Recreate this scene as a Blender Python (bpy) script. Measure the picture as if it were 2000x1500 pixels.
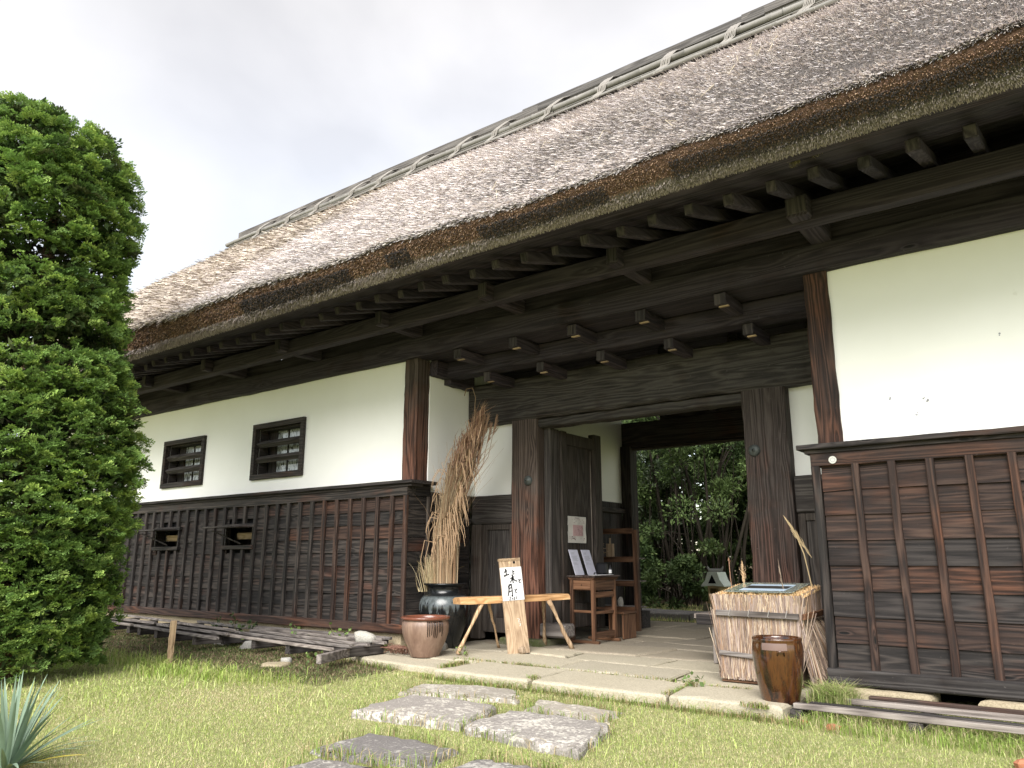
import bpy, math, random
import numpy as np
from mathutils import Vector, Matrix
for o in list(bpy.data.objects): bpy.data.objects.remove(o)
rnd = random.Random(7); rng = np.random.default_rng(7)
sc = bpy.context.scene
COL = sc.collection
R = math.radians

# ------------------------------------------------------------------ camera
cd = bpy.data.cameras.new('camera'); cam = bpy.data.objects.new('camera', cd); COL.objects.link(cam)
cd.sensor_width = 36; cd.lens = 27.0; cd.clip_start = 0.05; cd.clip_end = 2000
PITCH, YAW = 12.953, 37.115
cam.location = (0, 0, 0.95)
cam.rotation_euler = (R(90 + PITCH), 0, R(YAW))
sc.camera = cam
# ------------------------------------------------------------------ exposure
sc.view_settings.view_transform = 'Standard'; sc.view_settings.look = 'None'
sc.view_settings.gamma = 1; sc.view_settings.use_curve_mapping = False
sc.view_settings.exposure = 2.0
# ------------------------------------------------------------------ world: bright overcast sky
SUN_EL, SUN_AZ = 42, 202      # azimuth of the sun, degrees clockwise from +Y
w = bpy.data.worlds.new('World'); sc.world = w; w.use_nodes = True
nt = w.node_tree; nt.nodes.clear()
def wn(t, **k):
    n = nt.nodes.new(t)
    for a, b in k.items(): setattr(n, a, b)
    return n
out = wn('ShaderNodeOutputWorld')
sky = wn('ShaderNodeTexSky', sky_type='NISHITA', sun_disc=False)
sky.sun_elevation = R(SUN_EL); sky.sun_rotation = R(SUN_AZ)
bgs = wn('ShaderNodeBackground'); bgs.inputs[1].default_value = 0.05
nt.links.new(sky.outputs[0], bgs.inputs[0])
tc = wn('ShaderNodeTexCoord'); mp = wn('ShaderNodeMapping'); mp.inputs['Scale'].default_value = (1, 1, 1.5)
mp.inputs['Location'].default_value = (3.1, 1.2, .4)
nt.links.new(tc.outputs['Generated'], mp.inputs[0])
nz = wn('ShaderNodeTexNoise'); nz.inputs['Scale'].default_value = 2.1; nz.inputs['Detail'].default_value = 6
nz.inputs['Roughness'].default_value = .45; nz.inputs['Distortion'].default_value = .3
nt.links.new(mp.outputs[0], nz.inputs[0])
cr = wn('ShaderNodeValToRGB')
cr.color_ramp.elements[0].position = .38; cr.color_ramp.elements[0].color = (.186, .152, .095, 1)
cr.color_ramp.elements[1].position = .60; cr.color_ramp.elements[1].color = (.268, .230, .168, 1)
nt.links.new(nz.outputs[0], cr.inputs[0])
bgc = wn('ShaderNodeBackground'); bgc.inputs[1].default_value = .82
nt.links.new(cr.outputs[0], bgc.inputs[0])
ad = wn('ShaderNodeAddShader'); nt.links.new(bgs.outputs[0], ad.inputs[0]); nt.links.new(bgc.outputs[0], ad.inputs[1])
nt.links.new(ad.outputs[0], out.inputs[0])
# ------------------------------------------------------------------ sun through thin cloud
sd = bpy.data.lights.new('sun', 'SUN'); sd.energy = 1.5; sd.angle = R(42); sd.color = (1, .97, .925)
sun = bpy.data.objects.new('sun', sd); COL.objects.link(sun)
az = R(SUN_AZ); sdir = Vector((math.sin(az) * math.cos(R(SUN_EL)), math.cos(az) * math.cos(R(SUN_EL)), math.sin(R(SUN_EL))))
sdir.x = -sdir.x          # sun stands behind the viewer's right shoulder
sky.sun_rotation = math.atan2(sdir.x, sdir.y)
sun.rotation_euler = sdir.to_track_quat('Z', 'Y').to_euler(); sun.location = (0, -10, 20)

# ================================================================== helpers
WL = {}
def wloc(o): return np.array(WL.get(o.name, (0, 0, 0)) if o else (0, 0, 0), float)
def thing(name, label, cat, loc=(0, 0, 0), group=None):
    o = bpy.data.objects.new(name, None); COL.objects.link(o); o.empty_display_size = .1
    o.location = loc; WL[o.name] = tuple(loc); o['label'] = label; o['category'] = cat
    if group: o['group'] = group
    return o
def tag(o, label, cat, group=None):
    o['label'] = label; o['category'] = cat
    if group: o['group'] = group
    return o
def obj(name, V, F, mat, parent=None, smooth=False, col=None, origin=None, kind=None):
    """mesh object from world coordinates; its origin is put at its own bottom/centre"""
    V = np.asarray(V, float).reshape(-1, 3)
    if origin is None: origin = (V.min(0) + V.max(0)) / 2
    origin = np.asarray(origin, float)
    me = bpy.data.meshes.new(name)
    Vl = (V - origin)
    if isinstance(F, np.ndarray):
        n, k = F.shape
        me.vertices.add(len(Vl)); me.vertices.foreach_set('co', Vl.astype(np.float32).ravel())
        me.loops.add(n * k); me.loops.foreach_set('vertex_index', F.astype(np.int32).ravel())
        me.polygons.add(n); me.polygons.foreach_set('loop_start', np.arange(0, n * k, k, dtype=np.int32))
        me.update(calc_edges=True)
    else:
        me.from_pydata([tuple(v) for v in Vl], [], F); me.update()
    if smooth: me.polygons.foreach_set('use_smooth', np.ones(len(me.polygons), bool))
    if col is not None:
        a = me.color_attributes.new('Col', 'FLOAT_COLOR', 'POINT')
        c = np.ones((len(Vl), 4), np.float32); c[:, :3] = col
        a.data.foreach_set('color', c.ravel())
    me.materials.append(mat)
    o = bpy.data.objects.new(name, me); COL.objects.link(o)
    o.location = tuple(origin - wloc(parent)); WL[o.name] = tuple(origin)
    if parent: o.parent = parent
    if kind: o['kind'] = kind
    return o
def dup(src, pos, parent=None, name=None):
    c = src.copy(); c.name = name or src.name.split('.')[0]; COL.objects.link(c)
    p = parent if parent is not None else src.parent
    c.parent = p; c.location = tuple(np.array(pos, float) - wloc(p)); WL[c.name] = tuple(pos)
    return c
class MB:
    def __init__(s): s.v = []; s.f = []
    def add(s, V, F):
        b = len(s.v); s.v += [tuple(map(float, x)) for x in V]; s.f += [tuple(b + i for i in f) for f in F]; return s
    def build(s, name, mat, parent=None, **k): return obj(name, s.v, s.f, mat, parent, **k)
def cbox(x0, x1, y0, y1, z0, z1, b=.004, M=None, c=None):
    """box with chamfered edges"""
    x = [x0, x1]; y = [y0, y1]; z = [z0, z1]
    b = min(b, .45 * abs(x1 - x0), .45 * abs(y1 - y0), .45 * abs(z1 - z0))
    V = []; idx = {}
    for i in (0, 1):
        for j in (0, 1):
            for k in (0, 1):
                sx, sy, sz = (1 - 2 * i), (1 - 2 * j), (1 - 2 * k)
                p = (x[i], y[j], z[k])
                idx[i, j, k, 0] = len(V); V.append((p[0], p[1] + sy * b, p[2] + sz * b))
                idx[i, j, k, 1] = len(V); V.append((p[0] + sx * b, p[1], p[2] + sz * b))
                idx[i, j, k, 2] = len(V); V.append((p[0] + sx * b, p[1] + sy * b, p[2]))
    F = []
    g = lambda i, j, k, a: idx[i, j, k, a]
    F.append((g(0,0,0,0), g(0,0,1,0), g(0,1,1,0), g(0,1,0,0))); F.append((g(1,0,0,0), g(1,1,0,0), g(1,1,1,0), g(1,0,1,0)))
    F.append((g(0,0,0,1), g(1,0,0,1), g(1,0,1,1), g(0,0,1,1))); F.append((g(0,1,0,1), g(0,1,1,1), g(1,1,1,1), g(1,1,0,1)))
    F.append((g(0,0,0,2), g(0,1,0,2), g(1,1,0,2), g(1,0,0,2))); F.append((g(0,0,1,2), g(1,0,1,2), g(1,1,1,2), g(0,1,1,2)))
    for i in (0, 1):
        for j in (0, 1): F.append((g(i,j,0,0), g(i,j,1,0), g(i,j,1,1), g(i,j,0,1)))
        for k in (0, 1): F.append((g(i,0,k,0), g(i,1,k,0), g(i,1,k,2), g(i,0,k,2)))
    for j in (0, 1):
        for k in (0, 1): F.append((g(0,j,k,1), g(1,j,k,1), g(1,j,k,2), g(0,j,k,2)))
    for i in (0, 1):
        for j in (0, 1):
            for k in (0, 1): F.append((g(i,j,k,0), g(i,j,k,1), g(i,j,k,2)))
    V = np.array(V)
    if M is not None: V = V @ np.array(M.to_3x3()).T + np.array(c if c is not None else (0, 0, 0))
    return V, F
def box(name, x0, x1, y0, y1, z0, z1, mat, parent=None, b=.004, **k):
    V, F = cbox(x0, x1, y0, y1, z0, z1, b)
    return obj(name, V, F, mat, parent, **k)
def frame(d, up=(0, 0, 1)):
    d = Vector(d).normalized(); u = Vector(up)
    if abs(d.dot(u)) > .99: u = Vector((0, 1, 0))
    s = d.cross(u).normalized(); u = s.cross(d)
    return d, s, u
def cbar(p0, p1, wd, h, b=.004, up=(0, 0, 1)):
    p0 = Vector(p0); p1 = Vector(p1); d, s, u = frame(p1 - p0, up); L = (p1 - p0).length
    V, F = cbox(-L/2, L/2, -wd/2, wd/2, -h/2, h/2, b)
    B = np.array([list(d), list(s), list(u)])
    return V @ B + np.array((p0 + p1) / 2), F
def bar(name, p0, p1, wd, h, mat, parent=None, b=.004, up=(0, 0, 1), **k):
    V, F = cbar(p0, p1, wd, h, b, up); return obj(name, V, F, mat, parent, **k)
def hewn(x0, x1, y0, y1, z0, z1, axis, n=14, amp=.006, b=.012, seed=0):
    """rough-hewn timber: chamfered octagon section swept along axis with small wobble"""
    r_ = np.random.default_rng(seed + 11)
    lo = np.array([x0, y0, z0], float); hi = np.array([x1, y1, z1], float)
    a = 'xyz'.index(axis); o = [i for i in range(3) if i != a]
    c = (lo + hi) / 2; h = (hi - lo) / 2
    sec = [(-1,-1,1,0),(1,-1,-1,0),(1,-1,0,1),(1,1,0,-1),(1,1,-1,0),(-1,1,1,0),(-1,1,0,-1),(-1,-1,0,1)]
    V = []
    for t in range(n + 1):
        wob = r_.normal(0, amp, 8) * (1 if 0 < t < n else .4)
        s_ = np.cumsum(r_.normal(0, amp * .25, 2)) * 0
        for q, (su, sv, bu, bv) in enumerate(sec):
            p = np.zeros(3); p[a] = lo[a] + (hi[a] - lo[a]) * t / n
            p[o[0]] = c[o[0]] + su * h[o[0]] + bu * b + wob[q] * .5 * su
            p[o[1]] = c[o[1]] + sv * h[o[1]] + bv * b + wob[(q * 3) % 8] * .5 * sv
            V.append(p)
    F = []
    for t in range(n):
        for q in range(8):
            A = t * 8 + q; B = t * 8 + (q + 1) % 8
            F.append((A, B, B + 8, A + 8))
    F.append(tuple(range(7, -1, -1))); F.append(tuple(n * 8 + q for q in range(8)))
    return V, F
def hbeam(name, x0, x1, y0, y1, z0, z1, axis, mat, parent, n=14, amp=.006, b=.012, **k):
    V, F = hewn(x0, x1, y0, y1, z0, z1, axis, n, amp, b, seed=int(abs(x0 * 97 + y0 * 31 + z0 * 57)) % 9999)
    return obj(name, V, F, mat, parent, **k)
def tube(P, r, n=6, cap=True):
    P = [Vector(p) for p in P]; V = []; F = []
    rr = r if hasattr(r, '__len__') else [r] * len(P)
    prev = None
    for i, p in enumerate(P):
        d = (P[min(i + 1, len(P) - 1)] - P[max(i - 1, 0)]).normalized()
        if prev is None:
            _, s, u = frame(d)
        else:
            s = (prev - d * prev.dot(d)).normalized(); u = s.cross(d)
        prev = s
        for k in range(n):
            a = 2 * math.pi * k / n
            V.append(p + (s * math.cos(a) + u * math.sin(a)) * rr[i])
    for i in range(len(P) - 1):
        for k in range(n):
            F.append((i*n + k, i*n + (k+1) % n, (i+1)*n + (k+1) % n, (i+1)*n + k))
    if cap: F.append(tuple(range(n - 1, -1, -1))); F.append(tuple((len(P)-1)*n + k for k in range(n)))
    return V, F
def lathe(prof, c, n=40, wob=0, seed=0):
    V = []; F = []; r_ = random.Random(seed); ph = [r_.uniform(0, 6.28) for _ in range(4)]
    for (r, z) in prof:
        for k in range(n):
            a = 2 * math.pi * k / n
            q = r * (1 + wob * (math.sin(2 * a + ph[0] + z * 3) + .6 * math.sin(3 * a + ph[1] - z * 5)))
            V.append((c[0] + q * math.cos(a), c[1] + q * math.sin(a), c[2] + z))
    for i in range(len(prof) - 1):
        for k in range(n): F.append((i*n + k, i*n + (k+1) % n, (i+1)*n + (k+1) % n, (i+1)*n + k))
    return V, F
def slab(poly, z0, z1, b=.012, jitter=0, seed=0, sub=3):
    """stone slab from an outline, edges worn: subdivided, rounded rim"""
    r_ = np.random.default_rng(seed); P = []
    n = len(poly)
    for i in range(n):
        a = np.array(poly[i], float); c = np.array(poly[(i + 1) % n], float)
        for t in range(sub):
            q = a + (c - a) * (t / sub)
            P.append(q + r_.normal(0, jitter, 2))
    P = np.array(P); cen = P.mean(0); m = len(P)
    def inset(d):
        v = P - cen; L = np.linalg.norm(v, axis=1, keepdims=True); return cen + v * (1 - d / L)
    V = [(*q, z0) for q in P] + [(*q, z1 - b) for q in P] + [(*q, z1 - b * .25) for q in inset(b * .6)] + [(*q, z1 + r_.normal(0, .0012)) for q in inset(b * 2.2)]
    V.append((*cen, z1 + .001))
    F = []
    for l in range(3):
        for k in range(m): F.append((l*m + k, l*m + (k+1) % m, (l+1)*m + (k+1) % m, (l+1)*m + k))
    for k in range(m): F.append((3*m + k, 3*m + (k+1) % m, 4*m))
    return V, F
def rock(c, s, seed=0, rot=0, n=(10, 7), flat=.0):
    r_ = random.Random(seed); V = []; F = []; nu, nv = n
    ph = [r_.uniform(0, 6.3) for _ in range(6)]
    for j in range(nv + 1):
        th = math.pi * j / nv
        for i in range(nu):
            a = 2 * math.pi * i / nu
            x, y, z = math.sin(th) * math.cos(a), math.sin(th) * math.sin(a), math.cos(th)
            q = 1 + .13 * math.sin(2 * x * 2 + ph[0]) + .12 * math.sin(3 * y + ph[1]) + .1 * math.sin(4 * z + ph[2] + 2 * x)
            e = .72
            f_ = lambda t: math.copysign(abs(t) ** e, t)
            X, Y, Z = f_(x) * q * s[0], f_(y) * q * s[1], f_(z) * q * s[2]
            V.append((c[0] + X * math.cos(rot) - Y * math.sin(rot), c[1] + X * math.sin(rot) + Y * math.cos(rot), c[2] + Z))
    for j in range(nv):
        for i in range(nu): F.append((j*nu + i, (j+1)*nu + i, (j+1)*nu + (i+1) % nu, j*nu + (i+1) % nu))
    return V, F
def blades(P, D, W, bend=None, segs=1):
    """grass/straw blades: P base, D vector to tip, W half-width side vector. returns V, F(tri)"""
    n = len(P)
    if segs == 1:
        V = np.stack([P - W, P + W, P + D], 1).reshape(-1, 3)
        F = np.arange(3 * n).reshape(-1, 3)
        return V, F
    mid = P + D * .55 + (0 if bend is None else -bend * .35)
    tip = P + D + (0 if bend is None else bend)
    V = np.stack([P - W, P + W, mid + W * .75, mid - W * .75, tip], 1).reshape(-1, 3)
    b = (np.arange(n) * 5)[:, None]
    F = np.concatenate([b + [[0, 1, 2]], b + [[0, 2, 3]], b + [[3, 2, 4]]], 1).reshape(-1, 3)
    return V, F
def inpoly(X, Y, poly, grow=0):
    poly = np.array(poly, float)
    if grow:
        c = poly.mean(0); v = poly - c; poly = c + v * (1 + grow / np.linalg.norm(v, axis=1, keepdims=True))
    ins = np.zeros(len(X), bool); n = len(poly)
    for i in range(n):
        x0, y0 = poly[i]; x1, y1 = poly[(i + 1) % n]
        cnd = ((y0 > Y) != (y1 > Y)) & (X < (x1 - x0) * (Y - y0) / (y1 - y0 + 1e-12) + x0)
        ins ^= cnd
    return ins
def sn(x, y, s=1.0, k=0):
    """cheap smooth noise from sines, about -1..1"""
    x = x * s; y = y * s
    return (np.sin(1.7 * x + 1.1 * y + k) + np.sin(-1.3 * x + 2.1 * y + 2.3 * k + 1) + np.sin(2.9 * x - .7 * y + 1.9 * k + 2) + np.sin(.8 * x + 3.3 * y - k)) / 4

# ================================================================== materials
def newmat(name, rough=.8, spec=.3):
    m = bpy.data.materials.new(name); m.use_nodes = True; t = m.node_tree
    b = t.nodes['Principled BSDF']; b.inputs['Roughness'].default_value = rough
    b.inputs['Specular IOR Level'].default_value = spec
    return m, t, b
def node(t, ty, ins=None, **k):
    n = t.nodes.new(ty)
    for a, v in k.items(): setattr(n, a, v)
    for a, v in (ins or {}).items():
        s = n.inputs[a]
        if isinstance(v, bpy.types.NodeSocket): t.links.new(v, s)
        else: s.default_value = v
    return n
def ramp(t, fac, stops):
    n = t.nodes.new('ShaderNodeValToRGB'); e = n.color_ramp.elements
    while len(e) < len(stops): e.new(.5)
    for q, (p, c) in zip(e, stops):
        q.position = p; q.color = (*c, 1) if len(c) == 3 else c
    t.links.new(fac, n.inputs[0]); return n.outputs[0]
def mix(t, f, a, b, blend='MIX'):
    n = t.nodes.new('ShaderNodeMix'); n.data_type = 'RGBA'; n.blend_type = blend
    for s, v in ((n.inputs[0], f), (n.inputs[6], a), (n.inputs[7], b)):
        if isinstance(v, bpy.types.NodeSocket): t.links.new(v, s)
        elif isinstance(v, (int, float)): s.default_value = v
        else: s.default_value = (*v, 1)
    return n.outputs[2]
def math_(t, op, a, b=0.0, clamp=False):
    n = t.nodes.new('ShaderNodeMath'); n.operation = op; n.use_clamp = clamp
    for s, v in ((n.inputs[0], a), (n.inputs[1], b)):
        if isinstance(v, bpy.types.NodeSocket): t.links.new(v, s)
        else: s.default_value = v
    return n.outputs[0]
def noise(t, vec, scale, detail=4, rough=.55, dist=0):
    n = node(t, 'ShaderNodeTexNoise', {'Vector': vec, 'Scale': scale, 'Detail': detail, 'Roughness': rough, 'Distortion': dist})
    return n.outputs[0]
def coords(t, scale=(1, 1, 1), random_off=True):
    c = t.nodes.new('ShaderNodeTexCoord').outputs['Object']
    if random_off:
        oi = t.nodes.new('ShaderNodeObjectInfo').outputs['Random']
        c = node(t, 'ShaderNodeVectorMath', {0: c, 1: node(t, 'ShaderNodeCombineXYZ', {0: math_(t, 'MULTIPLY', oi, 37.), 1: math_(t, 'MULTIPLY', oi, 71.), 2: math_(t, 'MULTIPLY', oi, 53.)}).outputs[0]}, operation='ADD').outputs[0]
    m = node(t, 'ShaderNodeMapping', {'Vector': c, 'Scale': scale})
    return m.outputs[0], c
def bump(t, b, h, strength=.4, dist=.01):
    n = node(t, 'ShaderNodeBump', {'Height': h, 'Strength': strength, 'Distance': dist})
    t.links.new(n.outputs[0], b.inputs['Normal'])
WM = {}
def wood(kind, axis='x'):
    """kinds differ by real colour of the timber"""
    if (kind, axis) in WM: return WM[kind, axis]
    P = dict(  # dark, mid, light(grain crest), tint patch colour, patch amount, rough
        black=((.012,.011,.011), (.030,.026,.025), (.062,.054,.050), (.075,.035,.022), .30, .75),
        eave=((.021,.0175,.024), (.040,.033,.043), (.070,.059,.071), (.058,.034,.032), .25, .8),
        char=((.008,.0075,.0075), (.022,.0195,.0185), (.062,.053,.047), (.095,.040,.026), .28, .7),
        rust=((.009,.008,.008), (.034,.021,.017), (.074,.048,.037), (.155,.066,.037), .46, .7),
        post=((.020,.016,.015), (.055,.042,.036), (.115,.095,.085), (.18,.08,.052), .52, .75),
        gate=((.020,.018,.018), (.048,.043,.040), (.095,.088,.082), (.060,.036,.026), .25, .8),
        door=((.030,.025,.022), (.052,.044,.038), (.085,.074,.064), (.070,.045,.033), .3, .75),
        grey=((.10,.088,.082), (.20,.18,.165), (.32,.295,.27), (.15,.12,.10), .35, .85),
        brown=((.060,.030,.018), (.13,.066,.036), (.20,.11,.062), (.09,.045,.027), .4, .6),
        new=((.38,.20,.085), (.56,.33,.15), (.70,.47,.25), (.50,.25,.10), .35, .6),
        sign=((.26,.18,.115), (.40,.30,.20), (.50,.39,.27), (.34,.25,.17), .3, .8),
        log=((.30,.19,.11), (.50,.36,.22), (.62,.47,.31), (.26,.15,.09), .45, .75),
        end=((.024,.021,.026), (.047,.042,.047), (.088,.078,.080), (.06,.05,.04), .3, .9),
        ridge=((.055,.053,.052), (.105,.10,.097), (.18,.172,.165), (.08,.07,.06), .3, .85),
    )[kind]
    dk, md, lt, tint, amt, ro = P
    m, t, b = newmat('wood_' + kind + '_' + axis, ro, .25)
    s = {'x': (.55, 12, 12), 'y': (12, .55, 12), 'z': (12, 12, .55)}[axis]
    v, c = coords(t, s)
    low = noise(t, v, .42, 2, .45, .2)                       # contour field -> cathedral grain
    ks = {'x': (.9, 3.2, 3.2), 'y': (3.2, .9, 3.2), 'z': (3.2, 3.2, .9)}[axis]; kv, _ = coords(t, ks)
    vo = node(t, 'ShaderNodeTexVoronoi', {'Vector': kv, 'Scale': 1.25, 'Randomness': 1.0}).outputs['Distance']
    kn = ramp(t, vo, [(.0, (1, 1, 1)), (.10, (.35, .35, .35)), (.30, (0, 0, 0))])
    low = math_(t, 'ADD', low, math_(t, 'MULTIPLY', kn, .16))
    rings = math_(t, 'SINE', math_(t, 'MULTIPLY', low, 95.))
    rings = math_(t, 'MULTIPLY_ADD', rings, .5); 
    rings.node.inputs[2].default_value = .5
    fine = noise(t, v, 7., 5, .65)
    g = math_(t, 'ADD', math_(t, 'MULTIPLY', rings, .34), math_(t, 'MULTIPLY', fine, .76))
    col = ramp(t, g, [(.25, dk), (.52, md), (.86, lt)])
    big = noise(t, c, 1.3, 3, .6, .5)
    if kind == 'post' and axis == 'z': big = math_(t, 'ADD', math_(t, 'MULTIPLY', node(t, 'ShaderNodeSeparateXYZ', {0: t.nodes.new('ShaderNodeTexCoord').outputs['Object']}).outputs[2], -.17), math_(t, 'ADD', big, .05))
    msk = ramp(t, math_(t, 'ADD', math_(t, 'MULTIPLY', big, .75), math_(t, 'MULTIPLY', noise(t, v, 1.1, 3, .6), .25)), [(.62 - amt * .30, (0, 0, 0)), (.76 - amt * .2, (1, 1, 1))])
    tcol = ramp(t, g, [(.30, tuple(x * .10 for x in tint)), (.55, tuple(x * (.6 if kind == 'post' else .38) for x in tint)), (.82, tint)])
    col = mix(t, math_(t, 'MULTIPLY', msk, .85), col, tcol)
    col = mix(t, ramp(t, vo, [(.035, (1, 1, 1)), (.055, (0, 0, 0))]), col, tuple(x * .6 for x in dk))
    oi = t.nodes.new('ShaderNodeObjectInfo').outputs['Random']
    col = mix(t, 1.0, col, ramp(t, oi, [(0, (.72, .72, .74)), (1, (1.25, 1.2, 1.17))]), 'MULTIPLY')
    spk = noise(t, c, 38., 2, .5)
    col = mix(t, ramp(t, spk, [(.70, (0, 0, 0)), (.78, (.5, .5, .5))]), col, tuple(min(1, x * 2.2 + .01) for x in md))
    t.links.new(col, b.inputs['Base Color'])
    bump(t, b, g, .55, .006)
    WM[kind, axis] = m; return m
def plaster_mat():
    m, t, b = newmat('lime_plaster', .9, .15); v, c = coords(t, (1, 1, 1))
    n = noise(t, v, 1.1, 4, .6); f = noise(t, v, 60., 3)
    col = ramp(t, n, [(.3, (.83, .83, .80)), (.7, (.88, .88, .855))])
    col = mix(t, ramp(t, noise(t, v, 9., 3, .6), [(.73, (0, 0, 0)), (.8, (.5, .5, .5))]), col, (.70, .69, .65))
    t.links.new(col, b.inputs['Base Color']); bump(t, b, f, .12, .002); return m
def stone_mat(name, a, bcol, light=None, lam=.5, scale=1., moss=None):
    m, t, b = newmat(name, .9, .2); v, c = coords(t, (1, 1, 1))
    n1 = noise(t, v, 2.2 * scale, 5, .65, .4); n2 = noise(t, v, 85 * scale, 3, .7); n3 = noise(t, v, 22 * scale, 4, .65, 1.2)
    col = mix(t, n1, a, bcol)
    col = mix(t, ramp(t, n2, [(.42, (0, 0, 0)), (.62, (.7, .7, .7))]), col, tuple(x * .62 for x in a))
    if light:
        f = ramp(t, math_(t, 'ADD', math_(t, 'MULTIPLY', n3, .6), math_(t, 'MULTIPLY', n1, .4)), [(.56 - lam * .14, (0, 0, 0)), (.60 - lam * .06, (1, 1, 1))])
        col = mix(t, f, col, light)
    if moss:
        col = mix(t, ramp(t, noise(t, v, 4., 5, .7), [(.5, (0, 0, 0)), (.62, (.8, .8, .8))]), col, moss)
    oi = t.nodes.new('ShaderNodeObjectInfo').outputs['Random']
    col = mix(t, 1.0, col, ramp(t, oi, [(0, (.84, .84, .85)), (1, (1.12, 1.1, 1.06))]), 'MULTIPLY')
    t.links.new(col, b.inputs['Base Color'])
    bump(t, b, math_(t, 'ADD', math_(t, 'MULTIPLY', n2, .35), n3), .5, .008); return m
def vcol_mat(name, rough=.85, spec=.15, trans=0., gain=1.):
    m, t, b = newmat(name, rough, spec)
    a = node(t, 'ShaderNodeVertexColor', layer_name='Col').outputs[0]
    t.links.new(a, b.inputs['Base Color'])
    if trans:
        tr = node(t, 'ShaderNodeBsdfTranslucent', {'Color': a})
        mx = node(t, 'ShaderNodeMixShader', {0: trans, 1: b.outputs[0], 2: tr.outputs[0]})
        t.links.new(mx.outputs[0], t.nodes['Material Output'].inputs[0])
    return m
def flat_mat(name, c, rough=.7, spec=.3, metal=0):
    m, t, b = newmat(name, rough, spec); v, _ = coords(t)
    col = mix(t, noise(t, v, 14., 4), tuple(x * .82 for x in c), tuple(min(1, x * 1.12) for x in c))
    t.links.new(col, b.inputs['Base Color']); b.inputs['Metallic'].default_value = metal; return m

M_pl = plaster_mat()
M_leafv = vcol_mat('leaves', .6, .22, .22)
M_grass = vcol_mat('grass', .6, .25, .30)
M_straw = vcol_mat('straw', .75, .2, .0)
M_pav = stone_mat('paving_granite', (.42, .38, .29), (.50, .46, .37))
M_pavin = stone_mat('paving_granite_shaded', (.30, .26, .20), (.44, .39, .31))  # passage slabs: browner dirt tone, passage shade also put into the colour
M_step = stone_mat('stepping_granite', (.27, .25, .235), (.40, .37, .34), (.60, .57, .51), .3)
M_stepd = stone_mat('stepping_granite_dark', (.19, .177, .17), (.29, .27, .255), (.46, .44, .40), .25)
M_stepl = stone_mat('stepping_granite_pale', (.33, .30, .26), (.42, .385, .34), (.56, .53, .47), .3)
M_found = stone_mat('foundation_stone', (.36, .30, .20), (.46, .40, .29))
M_moss = stone_mat('mossy_stone', (.13, .13, .08), (.20, .19, .13), moss=(.075, .10, .03))
M_rock = stone_mat('pebble_stone', (.36, .35, .32), (.50, .49, .45))
M_paper = flat_mat('paper', (.80, .80, .81), .8, .1)
M_ink = flat_mat('ink', (.012, .012, .013), .6, .2)
M_grey = flat_mat('printed_grey', (.30, .30, .34), .8, .1)
M_pink = flat_mat('printed_pink', (.50, .34, .34), .8, .1)
M_card = flat_mat('grey_card', (.56, .56, .66), .8, .1)
M_bronze = flat_mat('bronze', (.075, .085, .082), .55, .5, .3)
M_blackp = flat_mat('black_plastic', (.012, .012, .014), .4, .4)
M_brick = flat_mat('orange_brick', (.40, .17, .10), .9, .1)
M_badge = flat_mat('aluminium_badge', (.55, .55, .50), .5, .4, .2)
M_dark = flat_mat('dark_void', (.010, .010, .011), .9, .1)

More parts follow.
